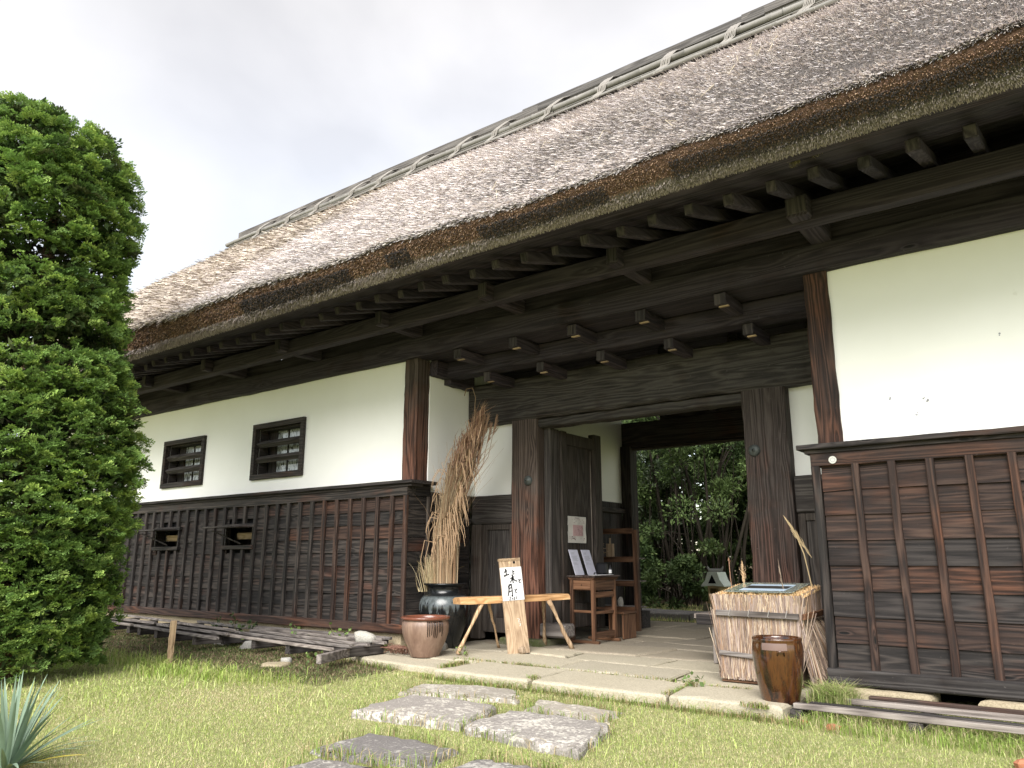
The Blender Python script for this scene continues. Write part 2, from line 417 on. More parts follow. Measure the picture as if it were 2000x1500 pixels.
# ================================================================== ground
def gz(x, y):
    """lawn height: dips slightly towards the viewer, rises to the left wing"""
    x = np.asarray(x, float); y = np.asarray(y, float)
    base = -.112 + .012 * sn(x, y, .9, 1.3) + .035 * np.clip((y - 4.7) / .7, 0, 1) * np.clip((x + 7) / 1.5, 0, 1)
    left = np.clip((-x - 5.6) / 3.0, 0, 1); back = np.clip((y - 4.4) / 1.2, 0, 1)
    base = base + left * back * .07
    under = np.clip((y - 6.2) / .4, 0, 1)
    return base - .03 * np.clip((x + 2) / 2, 0, 1) * np.clip((y - 5) / 1, 0, 1) * (1 - under)
def ground():
    xs = np.concatenate([[-400, -120, -60, -35, -24], np.linspace(-18, 6, 97), [12, 30, 60, 120, 400]])
    ys = np.concatenate([[-400, -120, -40, -15, -4, -1], np.linspace(0, 7, 57), [8, 9.5, 11, 12.2, 13, 14, 16, 18, 22, 30, 50, 90, 160, 400]])
    X, Y = np.meshgrid(xs, ys, indexing='ij'); Z = gz(X, Y)
    Z = np.where(Y > 12, -.1, Z)
    V = np.stack([X, Y, Z], -1).reshape(-1, 3); n, m = len(xs), len(ys)
    i = np.arange(n - 1)[:, None] * m + np.arange(m - 1)[None]; i = i.ravel()
    F = np.stack([i, i + m, i + m + 1, i + 1], 1)
    mt, t, b = newmat('lawn_soil', .95, .1); v, c = coords(t, random_off=False)
    n1 = noise(t, v, 1.1, 5, .6); n2 = noise(t, v, 26., 5, .7); n3 = noise(t, v, 150., 3, .7)
    col = mix(t, n1, (.30, .34, .12), (.42, .40, .21))
    col = mix(t, ramp(t, n2, [(.4, (0, 0, 0)), (.65, (1, 1, 1))]), col, (.22, .28, .08))
    col = mix(t, ramp(t, n3, [(.5, (0, 0, 0)), (.7, (.8, .8, .8))]), col, (.50, .45, .28))
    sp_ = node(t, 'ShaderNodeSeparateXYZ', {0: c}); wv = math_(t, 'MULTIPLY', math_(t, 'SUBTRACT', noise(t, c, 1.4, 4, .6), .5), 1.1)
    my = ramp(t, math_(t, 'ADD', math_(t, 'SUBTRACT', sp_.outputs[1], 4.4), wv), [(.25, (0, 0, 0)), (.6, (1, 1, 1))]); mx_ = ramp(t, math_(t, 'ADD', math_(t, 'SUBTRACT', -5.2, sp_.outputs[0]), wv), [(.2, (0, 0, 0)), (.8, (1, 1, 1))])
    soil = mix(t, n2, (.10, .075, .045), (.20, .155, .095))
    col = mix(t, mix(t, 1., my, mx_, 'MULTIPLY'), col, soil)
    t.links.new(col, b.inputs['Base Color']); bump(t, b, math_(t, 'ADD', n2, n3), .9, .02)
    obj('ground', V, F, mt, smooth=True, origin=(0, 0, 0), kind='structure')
ground()

# ---- paving of granite slabs
paving = bpy.data.objects.new('paving', None); COL.objects.link(paving); paving['kind'] = 'structure'; paving.location = (-4, 8, 0); WL['paving'] = (-4, 8, 0)
PAVE_OUT = [(-5.12, 5.45), (-1.87, 5.32), (-1.87, 12.2), (-6.35, 12.2), (-6.6, 5.9), (-5.4, 5.8)]
def make_paving():
    ybands = [(5.43, 6.12), (6.12, 6.84), (6.84, 7.45), (7.45, 8.15), (8.15, 8.75), (8.75, 9.4), (9.4, 10.0), (10.0, 10.65), (10.65, 11.2), (11.2, 11.9)]
    k = 0
    for bi, (y0, y1) in enumerate(ybands):
        xs = [-5.0 if bi == 0 else -6.38]
        first = {0: [-3.98, -2.74, -1.86], 1: [-4.65, -3.3, -2.35, -1.86]}.get(bi)
        if first: xs += ([-5.05] if bi == 1 else []) + first if bi == 0 else [-5.35] + first[0:0] + [-4.2, -3.05, -1.86]
        else:
            x = -6.38
            while x < -2.1: x += rnd.uniform(.75, 1.35); xs.append(min(x, -1.84))
            xs[-1] = -1.84
        def ye(x, y, s): return y + (.07 * math.sin(1.7 * x + s * 2.1) + .03 * math.sin(5 * x + s)) * (0 if y < 5.5 else 1)
        for i in range(len(xs) - 1):
            a, b_ = xs[i], xs[i + 1]; g = .013 if bi > 1 else .012
            sk0 = .05 * math.sin(a * 5 + bi); sk1 = .05 * math.sin(b_ * 5 + bi)
            poly = [(a + g - sk0, ye(a, y0, bi) + g), (.5 * (a + b_), ye(.5 * (a + b_), y0, bi) + g), (b_ - g - sk1, ye(b_, y0, bi) + g),
                    (b_ - g + sk1, ye(b_, y1, bi + 1) - g), (.5 * (a + b_), ye(.5 * (a + b_), y1, bi + 1) - g), (a + g + sk0, ye(a, y1, bi + 1) - g)]
            V, F = slab(poly, -.22, rnd.uniform(-.010, .008), .02, .013, seed=k, sub=4); k += 1
            obj('paving_stone', V, F, M_pav if bi < 3 else M_pavin, paving)
    V, F = slab([(-6.62, 5.80), (-5.72, 5.62), (-5.06, 5.56), (-5.06, 6.08), (-6.3, 6.42), (-6.6, 6.2)], -.2, -.02, .02, .015, seed=90); obj('paving_stone', V, F, M_pav, paving)
make_paving()
mortar, tm, bm_ = newmat('joint_soil', .95, .1); cv, cc = coords(tm, random_off=False)
tm.links.new(mix(tm, noise(tm, cv, 8., 4), (.05, .045, .02), (.11, .10, .05)), bm_.inputs['Base Color'])
V, F = cbox(-4.95, -1.90, 5.52, 12.1, -.2, -.022, .01); obj('joint_soil', V, F, mortar, paving)
V, F = cbox(-6.3, -4.952, 6.2, 12.1, -.2, -.024, .01); obj('joint_soil', V, F, mortar, paving)

# ---- stepping stones in the lawn
STEP = [
    ([(-4.69, 4.72), (-4.86, 5.12), (-4.40, 5.36), (-4.0, 5.36), (-3.70, 4.95), (-4.2, 4.80)], M_stepl, -.075),
    ([(-3.63, 5.15), (-3.2, 5.15), (-2.86, 5.07), (-2.80, 4.66), (-3.2, 4.66), (-3.50, 4.74)], M_stepl, -.085),
    ([(-4.34, 3.90), (-4.47, 4.60), (-4.1, 4.66), (-3.62, 4.62), (-3.44, 3.98), (-3.9, 3.92)], M_step, -.055),
    ([(-3.36, 3.92), (-3.42, 4.50), (-3.0, 4.56), (-2.62, 4.52), (-2.43, 3.80), (-2.9, 3.86)], M_step, -.045),
    ([(-3.78, 3.06), (-3.80, 3.55), (-3.4, 3.60), (-3.04, 3.52), (-2.98, 3.17), (-3.4, 3.08)], M_stepd, -.085),
    ([(-3.5, 2.3), (-3.55, 2.98), (-3.2, 3.02), (-3.0, 2.94), (-2.9, 2.3)], M_stepd, -.085),
    ([(-2.86, 2.6), (-2.84, 3.46), (-2.5, 3.52), (-2.28, 3.46), (-2.2, 2.6)], M_stepd, -.08)]
slabels = ['pale stepping stone set against the paving, left of the pair', 'pale sunken stepping stone right of the pair nearest the paving',
           'dark streaked stepping stone at the left in the middle pair', 'large grey stepping stone with whitish worn top and thick edge',
           'black speckled stepping stone near the bottom of the picture', 'stepping stone cut off at the bottom edge, left one', 'stepping stone cut off at the bottom edge, right one']
for i, (poly, m, z) in enumerate(STEP):
    V, F = slab(poly, -.24, z, .026, .018, seed=i + 40, sub=6)
    tag(obj('stepping_stone', V, F, m), slabels[i], 'stepping stone', 'stepping stones in the lawn')

# ================================================================== gatehouse
GH = thing('gatehouse', 'long dark timber gatehouse with white plaster walls and a thick thatched roof', 'building', (-4.1, 6.65, 0))
XL, XR = -16.5, 4.0       # ends of the building
WBK, WEV, WCH, WRU, WPO, WGA, WDO = 'black', 'eave', 'char', 'rust', 'post', 'gate', 'door'
# plaster
def plaster(x0, x1, y0, y1, z0, z1, **k): return box('plaster_wall', x0, x1, y0, y1, z0, z1, M_pl, GH, b=.003, **k)
def holed(x0, x1, y0, y1, z0, z1, holes):
    """plaster wall (thin in y) with rectangular window openings, one mesh"""
    xs = sorted({x0, x1, *[h[0] for h in holes], *[h[1] for h in holes]}); mb = MB()
    for a, b_ in zip(xs[:-1], xs[1:]):
        hs = [h for h in holes if h[0] <= a + 1e-6 and h[1] >= b_ - 1e-6]
        segs = [(z0, z1)] if not hs else [(z0, hs[0][2]), (hs[0][3], z1)]
        for (p, q) in segs:
            V, F = cbox(a, b_, y0, y1, p, q, .0005); mb.add(V, F)
    return mb.build('plaster_wall', M_pl, GH)
WINS = [(-9.80, -8.62, 2.085, 2.90), (-12.27, -11.07, 2.10, 2.875)]
holed(XL, -6.68, 6.66, 6.80, 1.80, 3.42, [(a + .06, b_ - .06, c + .06, d - .06) for a, b_, c, d in WINS])
plaster(-1.62, XR, 6.66, 6.80, 1.80, 3.42)
plaster(-6.60, -6.46, 6.84, 11.7, 1.76, 3.4)         # return wall / passage left wall
plaster(-1.74, -1.60, 6.84, 11.7, 1.76, 3.4)
plaster(-6.46, -5.77, 7.74, 7.82, 1.76, 2.66)        # beside the gate posts
plaster(-2.35, -1.74, 7.74, 7.82, 1.755, 2.66)
box('inner_partition', XL, -6.62, 8.6, 8.7, 0, 3.4, M_pl, GH); 
# dark interior backing walls (rear wall of the wings)
box('rear_wall', XL, -6.62, 11.6, 11.75, 0, 3.4, M_pl, GH); box('rear_wall', -1.58, XR, 11.6, 11.75, 0, 3.4, M_pl, GH)
box('end_wall', XL - .15, XL, 6.7, 11.75, 0, 3.4, M_pl, GH); box('end_wall', XR, XR + .15, 6.7, 11.75, 0, 3.4, M_pl, GH)
# stains on the right plaster
for (sx, sz) in ((-1.22, 2.22), (-.985, 2.19), (-1.05, 2.08), (-.42, 2.62), (-.965, 2.17)):
    mb = MB(); n = rnd.randint(2, 4)
    for q in range(n):
        cx, cz = sx + rnd.uniform(-.012, .012), sz + rnd.uniform(-.012, .012); r_ = rnd.uniform(.003, .008)
        V, F = tube([(cx, 6.6595, cz), (cx, 6.665, cz)], r_, 7); mb.add(V, F)
    mb.build('plaster_chip', M_grey, GH)
# posts
hbeam('post', -6.69, -6.47, 6.62, 6.86, 1.86, 3.40, 'z', wood(WPO, 'z'), GH)
hbeam('post', -1.81, -1.61, 6.62, 6.86, 1.86, 3.40, 'z', wood(WRU, 'z'), GH, label=None) if False else hbeam('post', -1.81, -1.61, 6.62, 6.86, 1.86, 3.40, 'z', wood(WRU, 'z'), GH)
hbeam('gate_post', -5.77, -5.375, 7.60, 7.97, .07, 2.66, 'z', wood(WPO, 'z'), GH, amp=.008, b=.018)
hbeam('gate_post', -2.80, -2.35, 7.60, 7.99, .07, 2.66, 'z', wood(WPO, 'z'), GH, amp=.008, b=.018)
V, F = slab([(-5.86, 7.52), (-5.28, 7.5), (-5.25, 8.02), (-5.84, 8.05)], -.05, .07, .02, .01, 5); obj('post_base_stone', V, F, M_moss, GH)
V, F = slab([(-2.9, 7.52), (-2.28, 7.5), (-2.25, 8.04), (-2.9, 8.05)], -.05, .07, .02, .01, 6); obj('post_base_stone', V, F, M_moss, GH)
hbeam('back_post', -6.46, -6.27, 11.62, 11.86, 0, 2.86, 'z', wood(WBK, 'z'), GH)
hbeam('back_post', -1.78, -1.60, 11.62, 11.86, 0, 2.86, 'z', wood(WBK, 'z'), GH)
# big timbers
hbeam('wall_plate', XL, XR, 6.55, 6.82, 3.395, 3.645, 'x', wood(WEV, 'x'), GH, n=60, amp=.008)
hbeam('lintel', -6.44, -1.80, 7.57, 7.90, 2.655, 3.20, 'x', wood(WGA, 'x'), GH, n=30, amp=.012, b=.03)
hbeam('lower_lintel', -5.375, -2.80, 7.64, 7.84, 2.55, 2.652, 'x', wood(WGA, 'x'), GH, n=20)
hbeam('inner_beam', -6.44, -1.80, 7.03, 7.25, 3.20, 3.40, 'x', wood(WEV, 'x'), GH, n=24)
hbeam('side_beam', -6.50, -6.34, 6.84, 7.10, 3.20, 3.39, 'y', wood(WEV, 'y'), GH, n=6)
hbeam('side_beam', -6.50, -6.34, 7.10, 7.56, 3.13, 3.39, 'y', wood(WEV, 'y'), GH, n=6)
hbeam('back_lintel', -6.44, -1.80, 11.66, 11.90, 2.84, 3.27, 'x', wood(WBK, 'x'), GH, n=20)
hbeam('back_lintel_strip', -6.40, -1.80, 11.70, 11.86, 2.80, 2.838, 'x', wood(WDO, 'x'), GH, n=20)
hbeam('back_plate', XL, XR, 11.66, 11.90, 3.45, 3.65, 'x', wood(WBK, 'x'), GH, n=20)
box('transom_board', -5.72, -1.80, 11.70, 11.74, 3.272, 3.45, wood(WBK, 'x'), GH)
hbeam('side_girt', -6.48, -6.38, 7.98, 11.6, 1.72, 1.80, 'y', wood(WBK, 'y'), GH, n=8)
# ceilings
for i in range(24):
    y = 6.84 + i * .202
    box('ceiling_board', -6.44, -1.80, y, y + .198, 3.405 + (i % 2) * .004, 3.43, wood(WEV, 'x'), GH)
box('wing_ceiling', XL, -6.62, 6.84, 11.6, 3.405, 3.43, wood(WEV, 'x'), GH); box('wing_ceiling', -1.58, XR, 6.84, 11.6, 3.405, 3.43, wood(WEV, 'x'), GH)
for k in range(5):
    x = -5.6 + k * .85
    hbeam('ceiling_joist', x, x + .11, 8.0, 11.6, 3.28, 3.40, 'y', wood(WBK, 'y'), GH, n=4)
bar('brace', (-4.05, 8.3, 3.30), (-3.9, 10.6, 3.28), .07, .06, wood(WDO, 'y'), GH)
# stepped joist noses above the gate
xs1 = [-5.86, -5.04, -4.26, -3.45, -2.62]; xs2 = [-5.79, -5.00, -4.19, -3.38, -2.54]
for i, x in enumerate(xs1):
    j = hbeam('joist', x, x + .115, 6.60, 7.03, 3.275, 3.388, 'y', wood(WEV, 'y'), GH, n=4, b=.006)
    box('joist_end', x + .004, x + .111, 6.592, 6.60, 3.280, 3.384, wood('end', 'z'), j, b=.003)
    box('wedge', x + .03, x + .125, 6.63, 6.665, 3.262, 3.274, wood('sign', 'x'), j, b=.002)
for i, x in enumerate(xs2):
    j = hbeam('joist', x, x + .105, 7.08, 7.57, 3.085, 3.197, 'y', wood(WEV, 'y'), GH, n=4, b=.006)
    box('joist_end', x + .004, x + .101, 7.072, 7.08, 3.090, 3.193, wood('end', 'z'), j, b=.003)
    box('wedge', x + .03, x + .115, 7.11, 7.145, 3.072, 3.084, wood('sign', 'x'), j, b=.002)
# cantilever beams, eave purlin, soffit, rafters
hbeam('eave_purlin', XL - .8, XR, 6.0, 6.14, 3.60, 3.79, 'x', wood(WEV, 'x'), GH, n=60, amp=.006)
cant = [-1.69 + .9 + .8, -1.69, -3.35, -4.90, -6.46, -8.36, -10.1, -11.75, -13.4, -15.0]
for i, x in enumerate(cant):
    wd = .17 if i < 2 else .12
    h = hbeam('cantilever_beam', x, x + wd, 5.88, 6.56, 3.622, 3.80 if i < 2 else 3.79, 'y', wood(WEV, 'y'), GH, n=5, amp=.004, b=.014)
    box('beam_end', x + .012, x + wd - .012, 5.868, 5.879, 3.644, 3.785, wood('end', 'z'), h, b=.004)
for k in range(3):
    y = 6.142 + k * .14
    hbeam('soffit_board', XL - .8, XR, y, y + .134, 3.80 + .004 * (k % 2), 3.825, 'x', wood(WEV, 'x'), GH, n=40, amp=.003, b=.003)
box('frieze_board', XL, XR, 6.600, 6.615, 3.646, 3.80, wood(WEV, 'x'), GH)
box('attic_floor', XL, XR, 6.83, 11.65, 3.66, 3.68, wood(WEV, 'x'), GH)
n_r = 58
for k in range(n_r):
    x = 1.6 - k * .325 + rnd.uniform(-.02, .02); y0 = 5.38 + rnd.uniform(-.035, .035)
    if x < XL - .8: break
    dz = .293
    p0 = Vector((x, y0, 3.680)); p1 = Vector((x, 6.9, 3.680 + dz * (6.9 - y0)))
    r_ = bar('rafter', p0, p1, .085 + rnd.uniform(-.01, .01), .092 + rnd.uniform(-.01, .01), wood(WEV, 'y'), GH, b=.008)
    d, s, u = frame(p1 - p0); e0 = p0 - d * .004
    V, F = cbar(p0 - d * .006, p0 - d * .0005, .070, .076, .002); obj('rafter_end', V, F, wood('end', 'z'), r_)
# long lath boards above rafters (visible from below)
for k in range(12):
    y = 5.06 + k * .19; z = 3.712 + .0 + max(0, (y - 5.25)) * .293 + .012 + (.0 if y > 5.25 else -.0)
    z += .05 * min(1, (y - 5.0) / .3)
    V, F = cbar((XL - 1.0, y + .09, z + .028), (XR, y + .09, z + .028), .183, .02, .003)
    obj('eave_board', V, F, wood(WEV, 'x'), GH)

# ---- wainscot
def wainscot(x0, x1, zb, batt, rows, kindb, kindt, holes=(), face=6.50, right=False):
    zt = 1.70; h = (zt - zb) / rows
    for r_ in range(rows):
        z0 = zb + r_ * h; z1 = z0 + h
        cuts = [x0]; x = x0
        while x < x1 - 1.6:
            x = min(batt, key=lambda q: abs(q - (x + rnd.uniform(1.3, 2.4)))) if batt else x1
            if x <= cuts[-1] + .5 or x >= x1 - .5: break
            cuts.append(x)
        cuts.append(x1)
        for a, b_ in zip(cuts[:-1], cuts[1:]):
            segs = [(a, b_)]
            for (ha, hb, hc, hd) in holes:
                ns = []
                for (p, q) in segs:
                    if z1 > hc + .02 and z0 < hd - .02 and q > ha and p < hb:
                        if ha > p + .03: ns.append((p, ha))
                        if hb < q - .03: ns.append((hb, q))
                    else: ns.append((p, q))
                segs = ns
            for (p, q) in segs:
                # lapped board: bottom edge stands forward of the board below
                t_ = .014; y_b = face - .016; y_t = face - .002
                V = []
                nseg = max(1, int((q - p) / .25))
                for s_ in range(nseg + 1):
                    xx = p + (q - p) * s_ / nseg; w1 = rnd.gauss(0, .0022); w2 = rnd.gauss(0, .0022)
                    V += [(xx, y_b + w1, z0 - .008 + w2), (xx, y_t + w1, z1), (xx, y_t + t_, z1), (xx, y_b + t_, z0 - .008 + w2)]
                F = []
                for s_ in range(nseg):
                    for e in range(4): F.append((s_*4 + e, s_*4 + (e+1) % 4, s_*4 + 4 + (e+1) % 4, s_*4 + 4 + e))
                F.append((3, 2, 1, 0)); F.append(tuple(nseg*4 + e for e in range(4)))
                kd = kindb if not callable(kindb) else kindb(r_, p)
                obj('wainscot_board', V, F, wood(kd, 'x'), GH)
    for bx in batt:
        segs = [(zb + .0, zt)]
        for (ha, hb, hc, hd) in holes:
            if ha - .02 < bx < hb + .02: segs = [(zb, hc - .04), (hd + .04, zt)]
        kt = kindt(bx) if callable(kindt) else kindt
        for (p, q) in segs:
            n = max(2, int((q - p) / .16)); V = []; wd = .028
            off = rnd.uniform(-.006, .006)
            for s_ in range(n + 1):
                z = p + (q - p) * s_ / n; u = rnd.gauss(0, .002) + off * (s_ / n - .5) * 2; f_ = rnd.gauss(0, .0015)
                V += [(bx - wd + u, face - .046 + f_, z), (bx - wd + .006 + u, face - .052 + f_, z), (bx + wd - .006 + u, face - .052 + f_, z), (bx + wd + u, face - .046 + f_, z), (bx + wd + u, face - .012, z), (bx - wd + u, face - .012, z)]
            F = []
            for s_ in range(n):
                for e in range(6): F.append((s_*6 + e, s_*6 + (e+1) % 6, s_*6 + 6 + (e+1) % 6, s_*6 + 6 + e))
            F.append((5, 4, 3, 2, 1, 0)); F.append(tuple(n*6 + e for e in range(6)))
            obj('batten', V, F, wood(kt, 'z'), GH)
    # backing that the boards are nailed to
LB = [-6.675 - .2445 * k for k in range(0, 40) if -6.675 - .2445 * k > XL + .1]
VENT = [(-10.02, -9.40, 1.16, 1.405), (-11.93, -11.30, 1.16, 1.405)]
wainscot(XL, -6.44, .245, LB, 9, lambda r_, p: WCH if (p < -9 or rnd.random() < .55) else (WRU if rnd.random() < .35 and r_ > 3 else WCH), lambda x: (WRU if x > -7.9 else (WCH if x > -9.8 else WBK)), VENT)
RB = [-1.49 + .262 * k for k in range(0, 21) if -1.49 + .262 * k < XR]
flatrows = {5: 1, 3: 1}
wainscot(-1.76, XR, .145, RB, 8, lambda r_, p: (WBK if (7 - r_) in (3, 5) else (WRU if (7 - r_) in (0, 1, 2) or rnd.random() < .3 else WCH)), lambda x: WRU)
# rails, sills, caps
def mould(x0, x1, ret=None):
    hbeam('cap_rail', x0, x1, 6.40, 6.66, 1.832, 1.872, 'x', wood(WBK, 'x'), GH, n=30, amp=.003, b=.006)
    hbeam('cap_moulding', x0 + .05, x1, 6.44, 6.64, 1.80, 1.831, 'x', wood(WBK, 'x'), GH, n=30, amp=.002, b=.004)
    hbeam('top_rail', x0 + .09, x1, 6.455, 6.60, 1.695, 1.80, 'x', wood(WRU if x0 > -3 else WBK, 'x'), GH, n=30, amp=.003, b=.005)
mould(-1.92, XR)
hbeam('cap_rail', XL, -6.30, 6.40, 6.66, 1.832, 1.872, 'x', wood(WBK, 'x'), GH, n=30, amp=.003, b=.006)
hbeam('cap_moulding', XL, -6.34, 6.44, 6.64, 1.80, 1.831, 'x', wood(WBK, 'x'), GH, n=30, amp=.002, b=.004)
hbeam('top_rail', XL, -6.42, 6.455, 6.60, 1.695, 1.80, 'x', wood(WCH, 'x'), GH, n=30, amp=.003, b=.005)
box('cap_rail', -6.46, -6.30, 6.662, 6.86, 1.832, 1.872, wood(WBK, 'y'), GH)
box('top_rail', -6.46, -6.42, 6.602, 6.86, 1.70, 1.831, wood(WBK, 'y'), GH)
hbeam('sill', XL, -6.42, 6.43, 6.64, .148, .248, 'x', wood('rust', 'x'), GH, n=40, amp=.004, b=.01)
hbeam('sill', -1.83, XR, 6.42, 6.64, .035, .150, 'x', wood('gate', 'x'), GH, n=30, amp=.004, b=.01)
# corner posts of the wainscot
hbeam('corner_post', -6.475, -6.42, 6.44, 6.495, .249, 1.695, 'z', wood(WRU, 'z'), GH, n=10, amp=.002)
hbeam('corner_post', -1.83, -1.765, 6.44, 6.50, .151, 1.695, 'z', wood(WCH, 'z'), GH, n=10, amp=.003)
hbeam('corner_post', -6.47, -6.415, 6.80, 6.86, .151, 1.70, 'z', wood(WDO, 'z'), GH, n=6, amp=.002)
for r_ in range(9):
    z = .249 + r_ * .161
    box('return_board', -6.45 + .004 * (r_ % 2), -6.43, 6.50, 6.80, z, z + .158, wood(WCH, 'y'), GH)
    box('return_board', -1.80, -1.785 + .004 * (r_ % 2), 6.50, 6.86, z - .1, z + .058, wood(WCH, 'y'), GH)
box('return_sill', -6.47, -6.42, 6.642, 6.86, .15, .245, wood(WBK, 'y'), GH)
box('wainscot_core', XL, -6.46, 6.52, 6.64, .25, 1.69, M_dark, GH) if False else None
# core behind boards with openings for the vents (dark interior shows)
mb = MB()
for (a, b_) in ((XL, -11.93), (-11.30, -10.02), (-9.40, -6.47)): mb.add(*cbox(a, b_, 6.53, 6.60, .25, 1.69, .001))
for v_ in VENT:
    mb.add(*cbox(v_[0], v_[1], 6.53, 6.60, .25, v_[2], .001)); mb.add(*cbox(v_[0], v_[1], 6.53, 6.60, v_[3], 1.69, .001))
mb.build('wall_core', M_dark, GH)
box('wall_core', -1.75, XR, 6.53, 6.60, .16, 1.69, M_dark, GH)
# foundation stones
box('foundation_strip', XL, -6.5, 6.50, 6.75, -.1, .145, M_found, GH, b=.01)
for i, (a, b_) in enumerate(((-1.79, -1.14), (-.83, .1), (.5, 1.4), (2, 3))):
    V, F = slab([(a, 6.40), (.5*(a+b_), 6.36), (b_, 6.38), (b_, 6.75), (a, 6.75)], -.25, .022, .03, .02, seed=60 + i); obj('foundation_stone', V, F, M_found, GH)
box('under_floor', -1.7, XR, 6.95, 7.0, -.2, .04, M_dark, GH)
# upper windows with louvre bars
for wi, (a, b_, c, d) in enumerate(WINS):
    fr = MB(); y0, y1 = 6.615, 6.70
    fr.add(*cbox(a, b_, y0, y1, d - .075, d, .004)); fr.add(*cbox(a, b_, y0, y1, c, c + .075, .004))
    fr.add(*cbox(a, a + .075, y0 + .002, y1, c + .076, d - .076, .004)); fr.add(*cbox(b_ - .075, b_, y0 + .002, y1, c + .076, d - .076, .004))
    f = fr.build('window', wood(WBK, 'x'), GH)
    ca, cb, cc_, cdd = a + .076, b_ - .076, c + .076, d - .076
    rv = MB(); rv.add(*cbox(ca, ca + .02, 6.701, 6.84, cc_, cdd, .002)); rv.add(*cbox(cb - .02, cb, 6.701, 6.84, cc_, cdd, .002))
    rv.add(*cbox(ca + .02, cb - .02, 6.701, 6.84, cc_, cc_ + .02, .002)); rv.add(*cbox(ca + .02, cb - .02, 6.701, 6.84, cdd - .02, cdd, .002)); rv.build('reveal', wood(WBK, 'y'), f)
    for q in (1, 2):
        z = cc_ + (cdd - cc_) * q / 3
        V, F = cbar((ca + .005, 6.69, z), (cb - .005, 6.69, z), .075, .075, .004, up=(0, 1, 1)); obj('window_bar', V, F, wood('gate', 'x'), f)
    # inner sash with glass panes, pale mottled reflections painted into their colour
    for q in range(4):
        x = ca + .20 + .27 * q
        box('sash_stile', x - .012, x + .012, 6.845, 6.875, cc_, cdd, wood(WBK, 'z'), f)
    gm = bpy.data.materials.get('window_glass')
    if not gm:
        gm, t, b = newmat('window_glass', .04, .9); v, _ = coords(t, (1, 1, .35))
        t.links.new(ramp(t, noise(t, v, 34., 4, .7, .8), [(.42, (.05, .05, .048)), (.50, (.42, .45, .48))]), b.inputs['Base Color'])
    for q in range(0, 3):
        xa = ca + .20 + .27 * q
        box('pane', xa + .017, xa + .27 - .017, 6.857, 6.862, cc_, cdd, gm, f, b=.001)
    box('room_back', a - .3, b_ + .3, 7.3, 7.32, c - .3, d + .3, M_dark, GH)
    box('sash_board', ca + .02, ca + .18, 6.85, 6.87, cc_, cdd, wood(WBK, 'z'), f)
# low vents with propped shutters
for (a, b_, c, d) in VENT:
    fr = MB()
    fr.add(*cbox(a - .06, b_ + .06, 6.43, 6.52, c - .055, c, .003)); fr.add(*cbox(a - .04, b_ + .06, 6.44, 6.52, d, d + .05, .003))
    fr.add(*cbox(a - .03, a, 6.455, 6.60, c, d, .003)); fr.add(*cbox(b_, b_ + .03, 6.455, 6.60, c, d, .003))
    f = fr.build('vent_window', wood(WCH, 'x'), GH)
    V, F = cbar((a - .02, 6.27, d + .0), (b_ - .03, 6.27, d + .0), .36, .022, .003, up=(0, -.04, 1)); obj('shutter', V, F, wood('gate', 'x'), f)
    bar('prop_stick', (a + .38, 6.45, c + .02), (a + .12, 6.16, d - .05), .03, .02, wood('gate', 'x'), f)
    V, F = cbar((a + .05, 6.62, d - .11), (b_ - .03, 6.62, d - .11), .09, .03, .003, up=(0, 1, .2)); obj('vent_board', V, F, wood('sign', 'x'), f)
    box('vent_back', a - .3, b_, 6.85, 6.87, c, d, wood(WDO, 'x'), f)
# recessed lower panels either side of the gate
def panel_door(name, x0, x1, y, z0, z1, parent):
    fr = MB(); s_ = .07
    fr.add(*cbox(x0, x0 + s_, y, y + .05, z0, z1, .004)); fr.add(*cbox(x1 - s_, x1, y, y + .05, z0, z1, .004))
    fr.add(*cbox(x0 + s_, x1 - s_, y + .001, y + .05, z1 - s_, z1, .004)); fr.add(*cbox(x0 + s_, x1 - s_, y + .001, y + .05, z0, z0 + .17, .004))
    f = fr.build(name, wood(WDO, 'z'), parent)
    box('door_panel', x0 + s_, x1 - s_, y + .02, y + .04, z0 + .17, z1 - s_, wood(WGA, 'z'), f)
    return f
hbeam('side_rail', -6.44, -5.78, 7.66, 7.80, 1.40, 1.757, 'x', wood(WGA, 'x'), GH, n=6, amp=.003)
panel_door('wicket_door', -6.27, -5.79, 7.68, .10, 1.395, GH)
hbeam('door_jamb', -6.44, -6.28, 7.64, 7.76, .02, 1.395, 'z', wood(WDO, 'z'), GH, n=6, amp=.002)
hbeam('side_rail', -2.34, -1.76, 7.66, 7.80, 1.40, 1.757, 'x', wood(WGA, 'x'), GH, n=6, amp=.003)
panel_door('side_panel', -2.34, -1.80, 7.68, .10, 1.395, GH)
for r_ in range(9):
    z = .06 + r_ * .185
    box('return_board', -6.475 + .004 * (r_ % 2), -6.45, 6.865, 7.62, z, z + .182, wood(WCH, 'y'), GH)
hbeam('return_post', -6.45, -6.40, 7.02, 7.09, .05, 1.45, 'z', wood(WDO, 'z'), GH, n=6, amp=.002)
hbeam('return_rail', -6.45, -6.40, 6.87, 7.60, 1.40, 1.47, 'y', wood(WGA, 'y'), GH, n=4, amp=.002)
hbeam('return_rail', -6.455, -6.42, 6.87, 7.60, 1.60, 1.76, 'y', wood(WBK, 'y'), GH, n=4, amp=.002)
for k in range(17):
    y = 8.05 + k * .21
    box('passage_board', -6.475, -6.45 + .004 * (k % 2), y, y + .206, .05, 1.9, wood(WBK, 'z'), GH)
    box('passage_board', -1.75 - .004 * (k % 2), -1.72, y, y + .206, .05, 1.9, wood(WBK, 'z'), GH)
